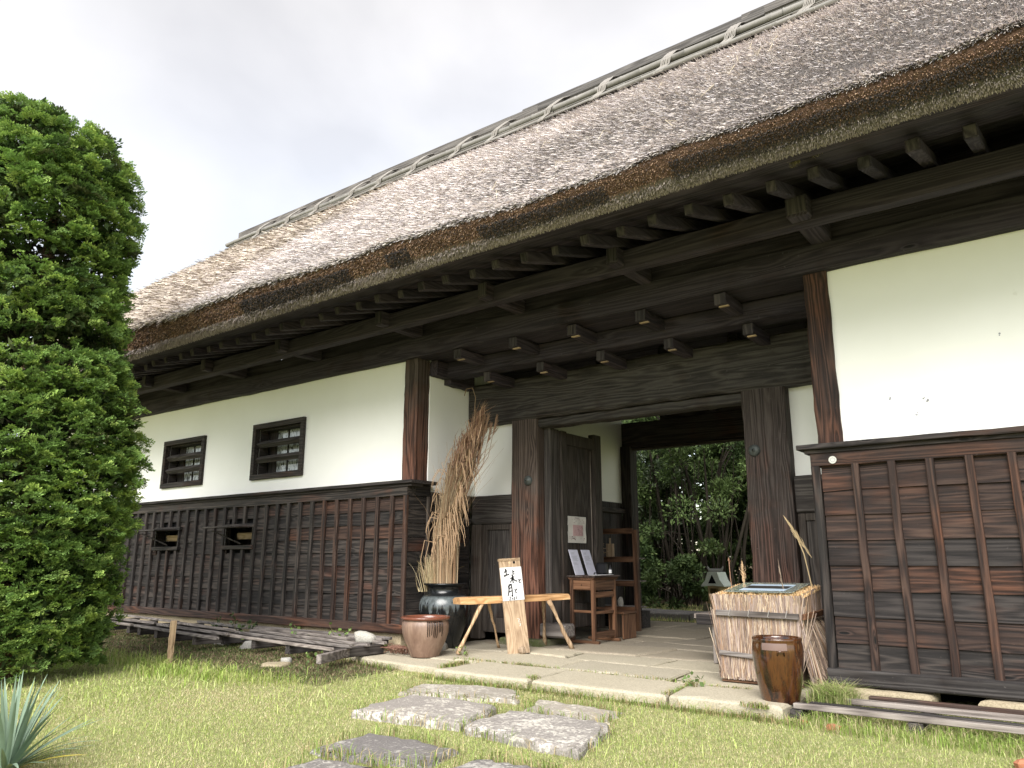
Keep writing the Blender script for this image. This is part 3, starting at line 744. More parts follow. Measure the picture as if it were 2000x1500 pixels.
# gate leaf swung inward
leaf_x = -5.33
fr = MB()
fr.add(*cbox(leaf_x, leaf_x + .07, 7.98, 8.10, .16, 2.545, .005)); fr.add(*cbox(leaf_x - .01, leaf_x + .085, 8.74, 8.92, .12, 2.59, .008))
fr.add(*cbox(leaf_x + .001, leaf_x + .068, 8.10, 8.74, 2.38, 2.53, .005)); fr.add(*cbox(leaf_x + .001, leaf_x + .072, 8.10, 8.74, .16, .44, .005))
lf = fr.build('gate_leaf', wood(WDO, 'z'), GH)
box('leaf_panel', leaf_x + .015, leaf_x + .040, 8.10, 8.405, .44, 2.38, wood(WDO, 'z'), lf); box('leaf_panel', leaf_x + .015, leaf_x + .042, 8.415, 8.74, .44, 2.38, wood(WDO, 'z'), lf)
box('leaf_strip', leaf_x + .043, leaf_x + .050, 8.69, 8.705, .44, 2.36, wood('grey', 'z'), lf, b=.002); box('leaf_strip', leaf_x + .042, leaf_x + .047, 8.40, 8.415, .44, 2.36, wood('gate', 'z'), lf, b=.002)
# hinge block beside left gate post and bosses
V, F = cbox(-5.375, -5.02, 7.62, 7.85, .09, .24, .02); obj('pivot_block', V, F, wood('grey', 'x'), GH)
hbeam('hinge_stile', -5.374, -5.28, 7.75, 7.96, .24, 2.55, 'z', wood(WGA, 'z'), GH, n=10, amp=.002)
for (bx, bz) in ((-5.50, 1.90), (-2.69, 2.03)):
    pr = [(.060, 0), (.058, .012), (.046, .026), (.028, .034), (.014, .038), (.012, .050), (.0, .054)]
    V, F = lathe(pr, (0, 0, 0), 24); V = [(bx + v[0], 7.598 - v[2], bz + v[1]) for v in V]
    obj('bronze_boss', V, F, M_bronze, GH, smooth=True)
    V, F = tube([(bx, 7.546, bz), (bx, 7.54, bz)], .006, 8); obj('boss_pin', V, F, M_dark, GH)
# round badge
V, F = tube([(-1.655, 6.452, 1.738), (-1.655, 6.446, 1.738)], .030, 24); bd = obj('round_badge', V, F, M_badge, GH)
mb = MB()
for k in range(9):
    a = k * .7; V, F = cbox(-1.655 + .018 * math.cos(a) - .004, -1.655 + .018 * math.cos(a) + .004, 6.4448, 6.446, 1.738 + .016 * math.sin(a) - .003, 1.738 + .016 * math.sin(a) + .003, .0005); mb.add(V, F)
mb.build('badge_relief', M_grey, bd)

# ================================================================== thatched roof
def wav(x): return .022 * np.sin(x * .9 + 1) + .012 * np.sin(x * 2.3) + .006 * np.sin(x * 6.1 + 2)
PROF = [(5.45, 3.90), (5.10, 3.735), (5.03, 3.700), (4.975, 3.715), (4.90, 3.765), (4.84, 3.82), (4.80, 3.87), (4.805, 3.925), (4.86, 3.99),
        (5.10, 4.215), (5.6, 4.68), (6.3, 5.32), (7.1, 6.04), (7.9, 6.75), (8.72, 7.46)]
YR = 9.2
def ridge_left(z): return -18.4 + 4.2 * np.clip((z - 3.7) / 3.8, 0, 1)
def prof_pt(s):
    """s in 0..len-1"""
    s = np.clip(s, 0, len(PROF) - 1.0001); i = s.astype(int); f = s - i
    P = np.array(PROF); return P[i] * (1 - f)[:, None] + P[i + 1] * f[:, None]
def roof_xyz(u, s):
    """u: x coordinate fraction 0..1 ; s: profile parameter"""
    yz = prof_pt(s); x0 = ridge_left(yz[:, 1]); x1 = 6.0; x = x0 + (x1 - x0) * u
    wgt = np.clip((s - 2) / 5, 0, 1) * np.clip((13.5 - s) / 6, 0, 1)
    leftthick = np.clip((-x - 5.5) / 4.5, 0, 1.6) * .10 * np.clip((s - 3) / 4, 0, 1) * np.clip((14 - s) / 6, 0, 1)
    z = yz[:, 1] + wav(x) * wgt + leftthick + .012 * sn(x, yz[:, 0], 5) * wgt
    return np.stack([x, yz[:, 0] - .3 * wav(x) * wgt, z], 1)
mt_, t, b = newmat('thatch_body', .95, .05); v, c = coords(t, (1, 1, 1), False)
sepx = node(t, 'ShaderNodeSeparateXYZ', {0: c}); 
v2 = node(t, 'ShaderNodeMapping', {'Vector': c, 'Scale': (14, 14, 14)}).outputs[0]
cl0 = node(t, 'ShaderNodeVertexColor', layer_name='Col').outputs[0]; cl = mix(t, 1., cl0, ramp(t, noise(t, v2, 3., 4, .7), [(.3, (.35, .35, .35)), (.7, (1.1, 1.1, 1.1))]), 'MULTIPLY')
t.links.new(cl, b.inputs['Base Color']); bump(t, b, noise(t, v2, 5., 4, .7), 1., .03)
M_thatch = mt_
nu, ns_ = 260, 43
U, S = np.meshgrid(np.linspace(0, 1, nu), np.linspace(0, len(PROF) - 1, ns_), indexing='ij')
V = roof_xyz(U.ravel(), S.ravel())
i = (np.arange(nu - 1)[:, None] * ns_ + np.arange(ns_ - 1)[None]).ravel()
F = np.stack([i, i + ns_, i + ns_ + 1, i + 1], 1)
# back slope, hip end as mirrored sheets of the same body
Vb = V.copy(); Vb[:, 1] = 2 * YR - Vb[:, 1]; Fb = F[:, ::-1] + len(V)
sL = np.linspace(1, len(PROF) - 1, 30); yzL = prof_pt(sL); k = 30; VH = []
for tt in np.linspace(0, 1, 24):
    x = ridge_left(yzL[:, 1]); y = yzL[:, 0] * (1 - tt) + (2 * YR - yzL[:, 0]) * tt
    VH.append(np.stack([x - .02, y, yzL[:, 1] + .02], 1))
VH = np.concatenate(VH); base = 2 * len(V)
j = (np.arange(23)[:, None] * k + np.arange(k - 1)[None]).ravel()
FH = np.stack([j, j + 1, j + k + 1, j + k], 1) + base
sf = S.ravel(); cF = np.where((sf > 3.7)[:, None] & (sf < 7)[:, None], [[.20, .125, .09]], np.where((sf <= 3.7)[:, None] & (sf > 1.5)[:, None], [[.30, .27, .24]], [[.20, .18, .17]]))
RF = obj('thatched_roof', np.concatenate([V, Vb, VH]), np.concatenate([F, Fb, FH]), M_thatch, GH, smooth=True, origin=(0, 0, 0), col=np.concatenate([cF, cF, np.tile([[.20, .18, .17]], (len(VH), 1))]))
# straws
def straw_on_roof(n, s0, s1, xa, xb, L, Wd, tilt, palette, name, downs=1., seed=1):
    g = np.random.default_rng(seed)
    x = xb - (xb - xa) * g.random(n) ** 1.0
    s = s0 + (s1 - s0) * g.random(n)
    yz = prof_pt(s); x0 = ridge_left(yz[:, 1]); ok = x > x0; x, s = x[ok], s[ok]; x0 = x0[ok]; u = (x - x0) / (6 - x0)
    P = roof_xyz(u, s); P2 = roof_xyz(u, s - .15); P3 = roof_xyz(u + .001, s)
    dn = P2 - P; dn /= np.linalg.norm(dn, axis=1, keepdims=True) + 1e-9
    ax = P3 - P; ax /= np.linalg.norm(ax, axis=1, keepdims=True) + 1e-9
    nm = np.cross(ax, -dn); nm /= np.linalg.norm(nm, axis=1, keepdims=True) + 1e-9
    if tilt < .5:
        cl_ = sn(P[:, 0] * 1.0, s * .9, 11, 4) * .5 + sn(P[:, 0] + s * .3, s * .6, 23, 1) * .35 + sn(P[:, 0], s * .25, 5.3, 7) * .3
        kp = (cl_ > -.40) | (g.random(len(P)) < .5); P = P[kp] + nm[kp] * (.016 * cl_[kp])[:, None]; dn, ax, nm = dn[kp], ax[kp], nm[kp]
    m = len(P)
    clump = sn(P[:, 0], P[:, 2], 9, 3) * .5
    lat = g.normal(0, .30, m) + clump * .45
    D = dn * downs + nm * (tilt + g.normal(0, .22, m))[:, None] + ax * lat[:, None]
    D /= np.linalg.norm(D, axis=1, keepdims=True)
    dist = np.linalg.norm(P - np.array([0, 0, .95]), axis=1)
    k = np.clip(dist / 8, .75, 2.0)
    Ls = (L * (.6 + .8 * g.random(m)) * k)[:, None]; D *= Ls
    W = np.cross(D, nm + g.normal(0, .5, (m, 3))); W /= np.linalg.norm(W, axis=1, keepdims=True) + 1e-9
    W *= (Wd * (.7 + .6 * g.random(m)) * k)[:, None]
    P = P - nm * .012
    V, F = blades(P, D, W)
    # blunt straw: quads instead of spikes
    V = np.stack([P - W, P + W, P + D + W * .6, P + D - W * .6], 1).reshape(-1, 3)
    F = np.arange(4 * m).reshape(-1, 4)
    pal = np.array(palette); c = pal[g.integers(0, len(pal), m)]
    big = (sn(P[:, 0], P[:, 1] * 1.3, .8, 2) * .5 + .5)[:, None]
    c = c * (.84 + .32 * big) * (.86 + .28 * g.random((m, 1)))
    return obj(name, V, F, M_straw, RF, col=np.repeat(c, 4, 0), kind='stuff', origin=(0, 0, 0))
PT = [(.74, .68, .64), (.64, .58, .56), (.80, .74, .69), (.53, .485, .48), (.68, .605, .54), (.36, .33, .33), (.61, .57, .58)]
straw_on_roof(230000, 7.2, 14, -9, 0.9, .085, .0032, .30, PT, 'straw', seed=3)
straw_on_roof(80000, 7.2, 14, -18.4, -8.6, .090, .0046, .30, [(.58,.51,.43),(.47,.405,.345),(.66,.585,.49),(.26,.215,.19),(.42,.365,.33)], 'straw', seed=4)
PB = [(.23, .14, .095), (.31, .195, .13), (.16, .10, .075), (.42, .29, .20), (.11, .09, .085)]
def face_cols(n, seed):
    pass
straw_on_roof(75000, 3.6, 7.3, -18, 0.9, .026, .0048, 1.0, PB, 'eave_straw', downs=.45, seed=5)
# dark weathered patches on the cut face of the eave
g = np.random.default_rng(12)
def patch_straw(n, xa, xb, sa, sb, pal, seed, nm_='eave_straw'):
    return straw_on_roof(n, sa, sb, xa, xb, .030, .0042, 1.05, pal, nm_, downs=.4, seed=seed)
PD = [(.055, .053, .055), (.075, .068, .066), (.04, .038, .04), (.12, .09, .07)]
for (xa, xb) in ((-7.6, -5.75), (-5.2, -4.9), (-4.05, -2.75), (-2.2, .9)):
    patch_straw(int(5200 * (xb - xa)), xa, xb, 3.4, 5.3, PD, int(abs(xa * 10)))
straw_on_roof(22000, 6.9, 7.6, -18, 2., .055, .0045, .6, [(.06,.055,.055),(.11,.10,.10),(.035,.033,.035)], 'shadow_line_straw', seed=31)  # shadow line over the cut face, put into dark straw colour
PL = [(.42, .36, .35), (.36, .31, .31), (.49, .42, .39), (.28, .24, .24)]
straw_on_roof(42000, 1.7, 3.7, -18, 0.9, .034, .0038, 1.0, PL, 'lip_straw', downs=.35, seed=6)
# stray long straws
g = np.random.default_rng(55); mb = MB()
for q in range(34):
    x = -12 + 13 * g.random(); s = np.array([8 + 5.5 * g.random()]); yz = prof_pt(s); u = (x - ridge_left(yz[:, 1])) / (6 - ridge_left(yz[:, 1]))
    p = roof_xyz(u, s)[0]; a = g.uniform(-.7, .7); L = g.uniform(.10, .26)
    p[2] += .035; d = np.array([math.sin(a), -.6 * math.cos(a), -.55 * math.cos(a)]) * L; cv_ = np.array([g.normal(0, .04), -.02, .05])
    V, F = tube([p, p + d * .5 + cv_, p + d], .0025, 4, False); mb.add(V, F)
mb.build('stray_straw', flat_mat('pale_straw', (.60, .52, .40)), RF, kind='stuff')

# ridge: bark layers, bamboo, ties, boards
M_bam = flat_mat('weathered_bamboo', (.23, .22, .205), .6, .3)
M_bark = wood('grey', 'x')
RX0 = -14.15
RG = obj('roof_ridge', *cbox(RX0 + .1, 6, 8.86, 9.54, 7.36, 7.86, .05), wood('gate', 'x'), GH)
# front cheek: slanted layers of narrow strips
mbk = MB()
V = []
for (y, z) in ((8.50, 7.34), (8.90, 7.86)):
    pass
mbk.add([(RX0 + .05, 8.54, 7.40), (6, 8.54, 7.40), (6, 8.92, 7.88), (RX0 + .05, 8.92, 7.88), (RX0 + .05, 8.9, 7.3), (6, 8.9, 7.3)], [(0, 1, 2, 3), (0, 4, 5, 1), (3, 4, 0)])
mbk.build('bark_layer', wood('gate', 'x'), RG)
for k in range(9):
    f = k / 8; y = 8.545 + .36 * f; z = 7.41 + .45 * f
    mb = MB(); x = RX0 + rnd.uniform(0, .3)
    while x < 5.5:
        L = rnd.uniform(1.6, 3.4); dz = rnd.uniform(-.008, .008)
        V, F = tube([(x, y - .012, z + dz), (x + L * .5, y - .014, z - dz), (x + L, y - .012, z + dz)], .011 + .004 * (k % 3 == 0), 5); mb.add(V, F); x += L + rnd.uniform(-.1, .04)
    mb.build('bamboo_strip', M_bark if k % 2 else M_bam, RG, smooth=True)
def bamboo(name, x0, x1, y, z, r, seed):
    q = random.Random(seed); P = []; rr = []; x = x0
    while x < x1:
        L = q.uniform(.30, .42); 
        for dx, kr in ((0, 1.0), (.012, 1.13), (.024, 1.0)):
            P.append((x + dx, y + q.uniform(-.003, .003), z + .012 * math.sin(x * 1.3))); rr.append(r * kr)
        x += L
    V, F = tube(P, rr, 10); return obj(name, V, F, M_bam, RG, smooth=True)
bamboo('bamboo_pole', RX0 - .12, -6.3, 8.645, 7.585, .043, 1); bamboo('bamboo_pole', -6.55, -2.0, 8.64, 7.60, .046, 2); bamboo('bamboo_pole', -2.3, 5, 8.64, 7.60, .05, 3)
bamboo('bamboo_pole', -7.0, -4.4, 8.55, 7.43, .022, 4); bamboo('bamboo_pole', -4.6, 5, 8.53, 7.40, .030, 5)
M_tie = flat_mat('rice_straw_rope', (.31, .29, .27), .9, .1)
for q, x in enumerate([-13.05, -12.08, -11.2, -10.2, -9.47, -8.6, -7.6, -6.82, -5.8, -4.88, -3.88, -2.97, -1.97, -.9, .2]):
    mb = MB()
    for c_ in range(7 if x > -5 else 5):
        o_ = (c_ - 2.5) * .024 * (1 if x < -5 else .9); sl = .16 if x < -5 else .03
        P = [(x + o_ + sl, 8.88, 7.875), (x + o_ + sl * .7, 8.76, 7.80), (x + o_ + sl * .3, 8.635, 7.665), (x + o_, 8.585, 7.59), (x + o_ - .03, 8.60, 7.52), (x + o_ - .08, 8.53, 7.43), (x + o_ - .10, 8.50, 7.37)]
        P = [(a + rnd.uniform(-.006, .006), b_ - .004, c + rnd.uniform(-.004, .004)) for a, b_, c in P]
        V, F = tube(P, .0085, 5); mb.add(V, F)
    mb.build('rope_tie', M_tie, RG, smooth=True)
for (a, b_, dz) in ((RX0 - .05, -9.6, 0), (-10.0, -6.2, .022), (-6.5, -2.6, .045), (-2.9, 1.6, .065), (1.4, 6, .08)):
    hbeam('ridge_board', a, b_, 8.86 + dz * .1, 9.5, 7.80 + dz, 7.95 + dz, 'x', wood('ridge', 'x'), RG, n=12, amp=.004, b=.02)
# moss tufts at two rafter ends
for q, (x, z) in enumerate(((-1.28, 3.80), (-1.42, 3.78))):
    g = np.random.default_rng(q); n = 220
    P = np.tile([x, 5.27, z], (n, 1)) + g.normal(0, .018, (n, 3)); D = g.normal(0, 1, (n, 3)); D[:, 1] -= .7; D /= np.linalg.norm(D, axis=1, keepdims=True); D *= .035
    W = np.cross(D, g.normal(0, 1, (n, 3))); W /= np.linalg.norm(W, axis=1, keepdims=True); W *= .0022
    V, F = blades(P, D, W); o = obj('moss_tuft', V, F, M_straw, GH, col=np.repeat(np.array([[.20, .17, .09]]) * (.6 + .8 * g.random((n, 1))), 3, 0), kind='stuff')

# ================================================================== things at the gate
def T(fn, V): return [fn(*v) for v in V]
# ---- brown glazed jar (right)
def glaze(name, base, stops, drip, dripz, rough=.12):
    m, t, b = newmat(name, rough, .6); c = t.nodes.new('ShaderNodeTexCoord').outputs['Object']
    vs = node(t, 'ShaderNodeMapping', {'Vector': c, 'Scale': (9, 9, 1.6)}).outputs[0]
    n1 = noise(t, vs, 1.6, 5, .6, .3); n2 = noise(t, c, 30., 4, .6)
    sx = node(t, 'ShaderNodeSeparateXYZ', {0: c}).outputs[2]
    col = ramp(t, n1, stops)
    edge = math_(t, 'ADD', math_(t, 'MULTIPLY', math_(t, 'SUBTRACT', noise(t, node(t, 'ShaderNodeMapping', {'Vector': c, 'Scale': (26, 26, .6)}).outputs[0], 1.5, 3, .6), .5), dripz[1]), sx)
    f = ramp(t, math_(t, 'ADD', math_(t, 'MULTIPLY', edge, dripz[2]), dripz[0]), [(.47, (0, 0, 0)), (.53, (1, 1, 1))])
    col = mix(t, f, col, drip)
    col = mix(t, ramp(t, n2, [(.62, (0, 0, 0)), (.75, (.35, .35, .35))]), col, base)
    t.links.new(col, b.inputs['Base Color']); bump(t, b, n1, .15, .01); b.inputs['Coat Weight'].default_value = .4 if rough < .3 else .1
    b.inputs['Coat Roughness'].default_value = .08
    return m
M_jar = glaze('amber_glaze', (.20, .10, .03), [(.36, (.010, .006, .005)), (.44, (.045, .016, .007)), (.54, (.085, .032, .010)), (.62, (.030, .013, .007)), (.76, (.20, .105, .035))], (.06, .026, .014), (-.02, .2, 2.2))
jx, jy = -1.955, 5.70
prof = [(.128, -.02), (.134, -.004), (.135, .01), (.146, .05), (.160, .12), (.173, .2), (.181, .28), (.183, .33), (.180, .375), (.176, .395), (.178, .405), (.180, .418), (.174, .425), (.164, .423), (.158, .41), (.156, .36), (.15, .2), (.12, .02)]
prof = [(r * .95, z * .97) for r, z in prof]
J = thing('glazed_jar', 'amber brown glazed jar with dark runs standing before the straw covered box', 'jar', (jx, jy, 0))
V, F = lathe(prof, (jx, jy, .01), 48, .006, 3); obj('jar_body', V, F, M_jar, J, smooth=True)
# rectangular label patch and lug on front
def on_jar(a, z, r): return (jx + r * math.cos(a), jy + r * math.sin(a), z)
fa = math.atan2(-jy, -jx) - .08
mb = MB(); ks = 8; V = []
for q in range(ks + 1):
    a = fa - .55 + 1.0 * q / ks
    V += [on_jar(a, .345, .1755), on_jar(a, .375, .1738), on_jar(a, .392, .1722)]
F = [(3*q, 3*q+3, 3*q+4, 3*q+1) for q in range(ks)] + [(3*q+1, 3*q+4, 3*q+5, 3*q+2) for q in range(ks)]
obj('tape_patch', V, F, flat_mat('clear_tape', (.16, .10, .09), .15, .7), J, smooth=True)
V, F = tube([on_jar(fa + .06, .315, .174), on_jar(fa + .065, .335, .186), on_jar(fa + .12, .34, .189), on_jar(fa + .26, .339, .189), on_jar(fa + .31, .332, .186), on_jar(fa + .32, .312, .174)], .0055, 6); obj('lug', V, F, M_jar, J, smooth=True)
V, F = lathe([(.0, .30), (.15, .30)], (jx, jy, 0), 24); obj('jar_inside', V, F, M_dark, J)
# ---- terracotta pot (left)
M_pot = glaze('terracotta', (.22, .13, .09), [(.3, (.13, .075, .055)), (.5, (.20, .125, .09)), (.7, (.28, .19, .14))], (.26, .17, .125), (.3, .1, .5), .5)
M_rim = flat_mat('red_brown_glaze', (.17, .06, .035), .25, .6)
px_, py_ = -5.76, 6.12
Pt = thing('clay_pot', 'wide reddish clay pot with dark drips on its shoulder, left of the bench', 'pot', (px_, py_, -.01))
prof = [(.145, 0), (.152, .01), (.175, .07), (.212, .15), (.238, .23), (.246, .30), (.240, .335), (.232, .35), (.228, .356), (.232, .362), (.238, .365), (.232, .37)]
V, F = lathe(prof, (px_, py_, -.01), 48, .004, 5); obj('pot_body', V, F, M_pot, Pt, smooth=True)
prof = [(.226, .362), (.246, .364), (.256, .376), (.256, .388), (.244, .396), (.226, .396), (.214, .386), (.210, .36), (.20, .2), (.14, .03), (0, .02)]
V, F = lathe(prof, (px_, py_, -.01), 48, .003, 5); obj('rim', V, F, M_rim, Pt, smooth=True)
mbd = MB(); fa = math.atan2(-py_, -px_)
for q in range(9):
    a = fa + .10 + q * .085 + rnd.uniform(-.01, .01); L = rnd.uniform(.10, .17)
    P = []
    for f in range(6):
        z = .355 - L * f / 5; r = np.interp(z, [.07, .15, .23, .30, .335, .355], [.175, .212, .238, .246, .240, .230]) + .0015
        P.append((px_ + r * math.cos(a), py_ + r * math.sin(a), z - .01))
    V, F = tube(P, [.008, .006, .006, .005, .005, .003], 6); mbd.add(V, F)
mbd.build('glaze_drip', flat_mat('dark_glaze', (.028, .016, .012), .2, .6), Pt, smooth=True)
# ---- dark vase
M_vase, t, b = newmat('black_blue_glaze', .22, .5); c = t.nodes.new('ShaderNodeTexCoord').outputs['Object']
zz_ = node(t, 'ShaderNodeSeparateXYZ', {0: c}).outputs[2]
st = noise(t, node(t, 'ShaderNodeMapping', {'Vector': c, 'Scale': (17, 17, .5)}).outputs[0], 1.5, 3, .6)
lo_ = ramp(t, math_(t, 'ADD', zz_, math_(t, 'MULTIPLY', math_(t, 'SUBTRACT', st, .5), .55)), [(.055, (0, 0, 0)), (.10, (1, 1, 1))])
hi_ = ramp(t, zz_, [(.19, (1, 1, 1)), (.215, (0, 0, 0))])
f_ = mix(t, 1., lo_, hi_, 'MULTIPLY'); f_ = mix(t, 1., f_, ramp(t, noise(t, c, 14., 5, .7), [(.3, (.3, .3, .3)), (.65, (1, 1, 1))]), 'MULTIPLY')
t.links.new(mix(t, f_, (.009, .010, .011), (.125, .145, .15)), b.inputs['Base Color'])
vx, vy = -6.16, 6.86
Vs = thing('dark_vase', 'tall black vase with pale blue grey glaze running down its shoulder', 'vase', (vx, vy, 0))
prof = [(.17, 0), (.18, .015), (.20, .08), (.25, .2), (.30, .32), (.322, .41), (.322, .46), (.30, .52), (.265, .56), (.235, .585), (.222, .61), (.222, .65), (.238, .67), (.268, .682), (.27, .694), (.255, .70), (.225, .69), (.205, .66), (.205, .58), (.2, .5)]
prof = [(r * .93, z) for r, z in prof]
V, F = lathe(prof, (vx, vy, 0), 56, .004, 8); obj('vase_body', V, F, M_vase, Vs, smooth=True)
V, F = lathe([(0, .60), (.19, .60)], (vx, vy, 0), 24); obj('vase_inside', V, F, M_dark, Vs)
# ---- dried pampas bundle in the vase
def stalks(name, label, cat, base, n, hts, lean, spread, pal, bendy, wd, seed, waist=None, group=None):
    g = np.random.default_rng(seed); mbV = []; mbF = []; C_ = []; off = 0
    for q in range(n):
        a = g.uniform(0, 6.283); r0 = abs(g.normal(0, .034)); H = g.uniform(*hts)
        b0 = np.array([base[0] + r0 * math.cos(a), base[1] + r0 * math.sin(a), base[2]])
        K = 7; P = []
        dirn = np.array([g.normal(0, 1), g.normal(0, 1), 0]); curl = g.normal(0, bendy)
        for k in range(K):
            f = k / (K - 1); z = f * H
            wz = 1.0 if waist is None else np.interp(z, waist[0], waist[1])
            off_l = np.interp(z, lean[0], lean[1]); off_y = off_l * .25
            p = b0 + np.array([off_l + math.cos(a) * r0 * 8 * spread * wz, off_y + math.sin(a) * r0 * 8 * spread * wz, z])
            p = p + dirn * curl * f ** 3
            if k == K - 1 and g.random() < .3: p[2] -= .12 * H * .3
            P.append(p)
        P = np.array(P); c = np.array(pal[g.integers(0, len(pal))]) * g.uniform(.7, 1.2)
        w_ = wd * g.uniform(.6, 1.4); sd = np.cross(P[-1] - P[0], [g.normal(), g.normal(), 0]); sd /= np.linalg.norm(sd) + 1e-9
        tp = np.linspace(1, .25, K)[:, None] * w_
        VV = np.concatenate([P - sd * tp, P + sd * tp]); FF = [[k, k + 1, K + k + 1, K + k] for k in range(K - 1)]
        mbV.append(VV); mbF.append(np.array(FF) + off); off += len(VV)
        cc_ = np.linspace(1.1, .72, K)[:, None] * c * np.array([1, np.interp(H, [0, 3], [1, .97]), .95]); C_.append(np.concatenate([cc_, cc_]))
    return np.concatenate(mbV), np.concatenate(mbF), np.concatenate(C_)
PS = [(.48, .35, .225), (.55, .43, .29), (.38, .26, .165), (.62, .50, .35), (.27, .17, .105)]
Bd = thing('dried_grass_bundle', 'tall sheaf of dried pampas grass standing in the black vase', 'dried grass', (vx, vy, .6))
V, F, c = stalks('x', '', '', (vx, vy, .62), 520, (1.0, 1.75), ([0, .7, 1.2, 1.75], [0, .0, .10, .33]), .33, PS, .10, .0048, 21, ([0, .5, .9, 1.2, 1.8], [.28, .34, .46, .78, 1.15]))
obj('stalks', V, F, M_straw, Bd, col=c, kind='stuff')
PR = [(.28, .16, .105), (.35, .215, .145), (.22, .125, .085), (.43, .29, .19)]
g = np.random.default_rng(88); n = 1500; t0 = g.random(n)
zc = 1.55 + .95 * t0; cx = vx + np.interp(zc - .62, [0, .7, 1.2, 1.75, 2.1], [0, .0, .10, .36, .55]); r_ = np.interp(t0, [0, .35, .75, 1], [.10, .20, .15, .05]) * np.sqrt(g.random(n)); a = g.uniform(0, 6.283, n)
P = np.stack([cx + r_ * np.cos(a), vy + .08 + r_ * np.sin(a) * .8, zc], 1)
D = np.stack([.16 + g.normal(0, .12, n), g.normal(0, .12, n), 1 + g.normal(0, .15, n)], 1); D *= (g.uniform(.12, .38, n) / np.linalg.norm(D, axis=1))[:, None]
W = np.cross(D, g.normal(0, 1, (n, 3))); W /= np.linalg.norm(W, axis=1, keepdims=True); W *= .0050
bend = np.stack([g.normal(.05, .06, n), g.normal(-.02, .05, n), -abs(g.normal(0, .05, n))], 1)
V, F = blades(P, D, W, bend, 2); pc = np.array(PR)[g.integers(0, 4, n)] * g.uniform(.7, 1.25, (n, 1)); obj('dry_leaves', V, F, M_straw, Bd, col=np.repeat(pc, 5, 0), kind='stuff')
mb = MB()   # drooping blades right and left side
for q in range(60):
    z = g.uniform(1.25, 2.2); cx = vx + np.interp(z - .62, [0, .7, 1.2, 1.75], [0, .0, .10, .33]); sx_ = 1 if g.random() < .75 else -.7; L = g.uniform(.08, .22); yy = vy + g.normal(-.05, .06)
    P = [(cx + .10 * sx_, yy, z), (cx + .10 * sx_ + L * .6 * sx_, yy - .04, z + .06), (cx + .10 * sx_ + L * sx_, yy - .08, z - .03 - L * .1), (cx + .10 * sx_ + L * 1.15 * sx_, yy - .09, z - .12 - L * .25)]
    V, F = tube(P, [.005, .006, .004, .0015], 3, False); mb.add(V, F)
for q in range(46):   # hanging loops by the waist
    z = g.uniform(1.15, 1.5); x0 = vx + g.uniform(-.10, .16); yy = vy - .10 + g.normal(0, .03); L = g.uniform(.2, .48); sx_ = g.choice([-1, 1, 1])
    P = [(x0, yy, z), (x0 + .10 * sx_, yy - .03, z + .02), (x0 + .14 * sx_, yy - .05, z - L * .5), (x0 + (.10 + g.uniform(-.03, .05)) * sx_, yy - .05, z - L)]
    V, F = tube(P, [.004, .005, .004, .0015], 3, False); mb.add(V, F)
mb.build('drooping_leaves', flat_mat('dry_leaf', (.34, .225, .135)), Bd, kind='stuff')
mb = MB()
for q, (dx, h_) in enumerate(((.50, 2.55), (.58, 2.62), (.70, 2.58), (.53, 2.48), (.62, 2.50))):
    P = [(vx + .15, vy + .02, 1.6), (vx + dx - .12, vy + .06, h_ - .45), (vx + dx, vy + .05, h_)]
    V, F = tube(P, .004, 4, False); mb.add(V, F)
    for k in range(40):
        f = k / 40; p = np.array([vx + dx - .05 * (1 - f), vy + .05, h_ - .22 * (1 - f)]); d = np.array([.035 + g.normal(0, .015), g.normal(0, .015), .05])
        V, F = tube([p, p + d * .6, p + d * (1.2 - .5 * f)], .0028, 3, False); mb.add(V, F)
mb.build('plume', flat_mat('brown_plume', (.26, .165, .11)), Bd)
V, F = tube([(vx + .20, vy, 1.9), (vx + .40, vy, 2.5), (vx + .40, vy + .03, 2.85), (vx + .36, vy + .02, 2.97), (vx + .28, vy, 2.96), (vx + .25, vy, 2.88)], .005, 5); obj('hooked_stalk', V, F, flat_mat('dry_stalk', (.22, .15, .09)), Bd)
B2 = thing('dried_wheat_bunch', 'short bunch of pale dried grass at the left in the black vase', 'dried grass', (vx - .15, vy, .6))
V, F, c = stalks('x', '', '', (vx - .17, vy - .03, .60), 420, (.26, .44), ([0, .5], [0, -.05]), .16, [(.58, .48, .30), (.48, .37, .22), (.64, .55, .38)], .06, .0035, 23, ([0, .5], [.8, 2.0]))
obj('stalks', V, F, M_straw, B2, col=c, kind='stuff')
V, F = tube([(vx - .18, vy, .7), (vx - .24, vy, .98), (vx - .36, vy, 1.08), (vx - .52, vy, 1.06)], .0035, 4); obj('bent_stalk', V, F, flat_mat('dry_stalk2', (.45, .35, .22)), B2)

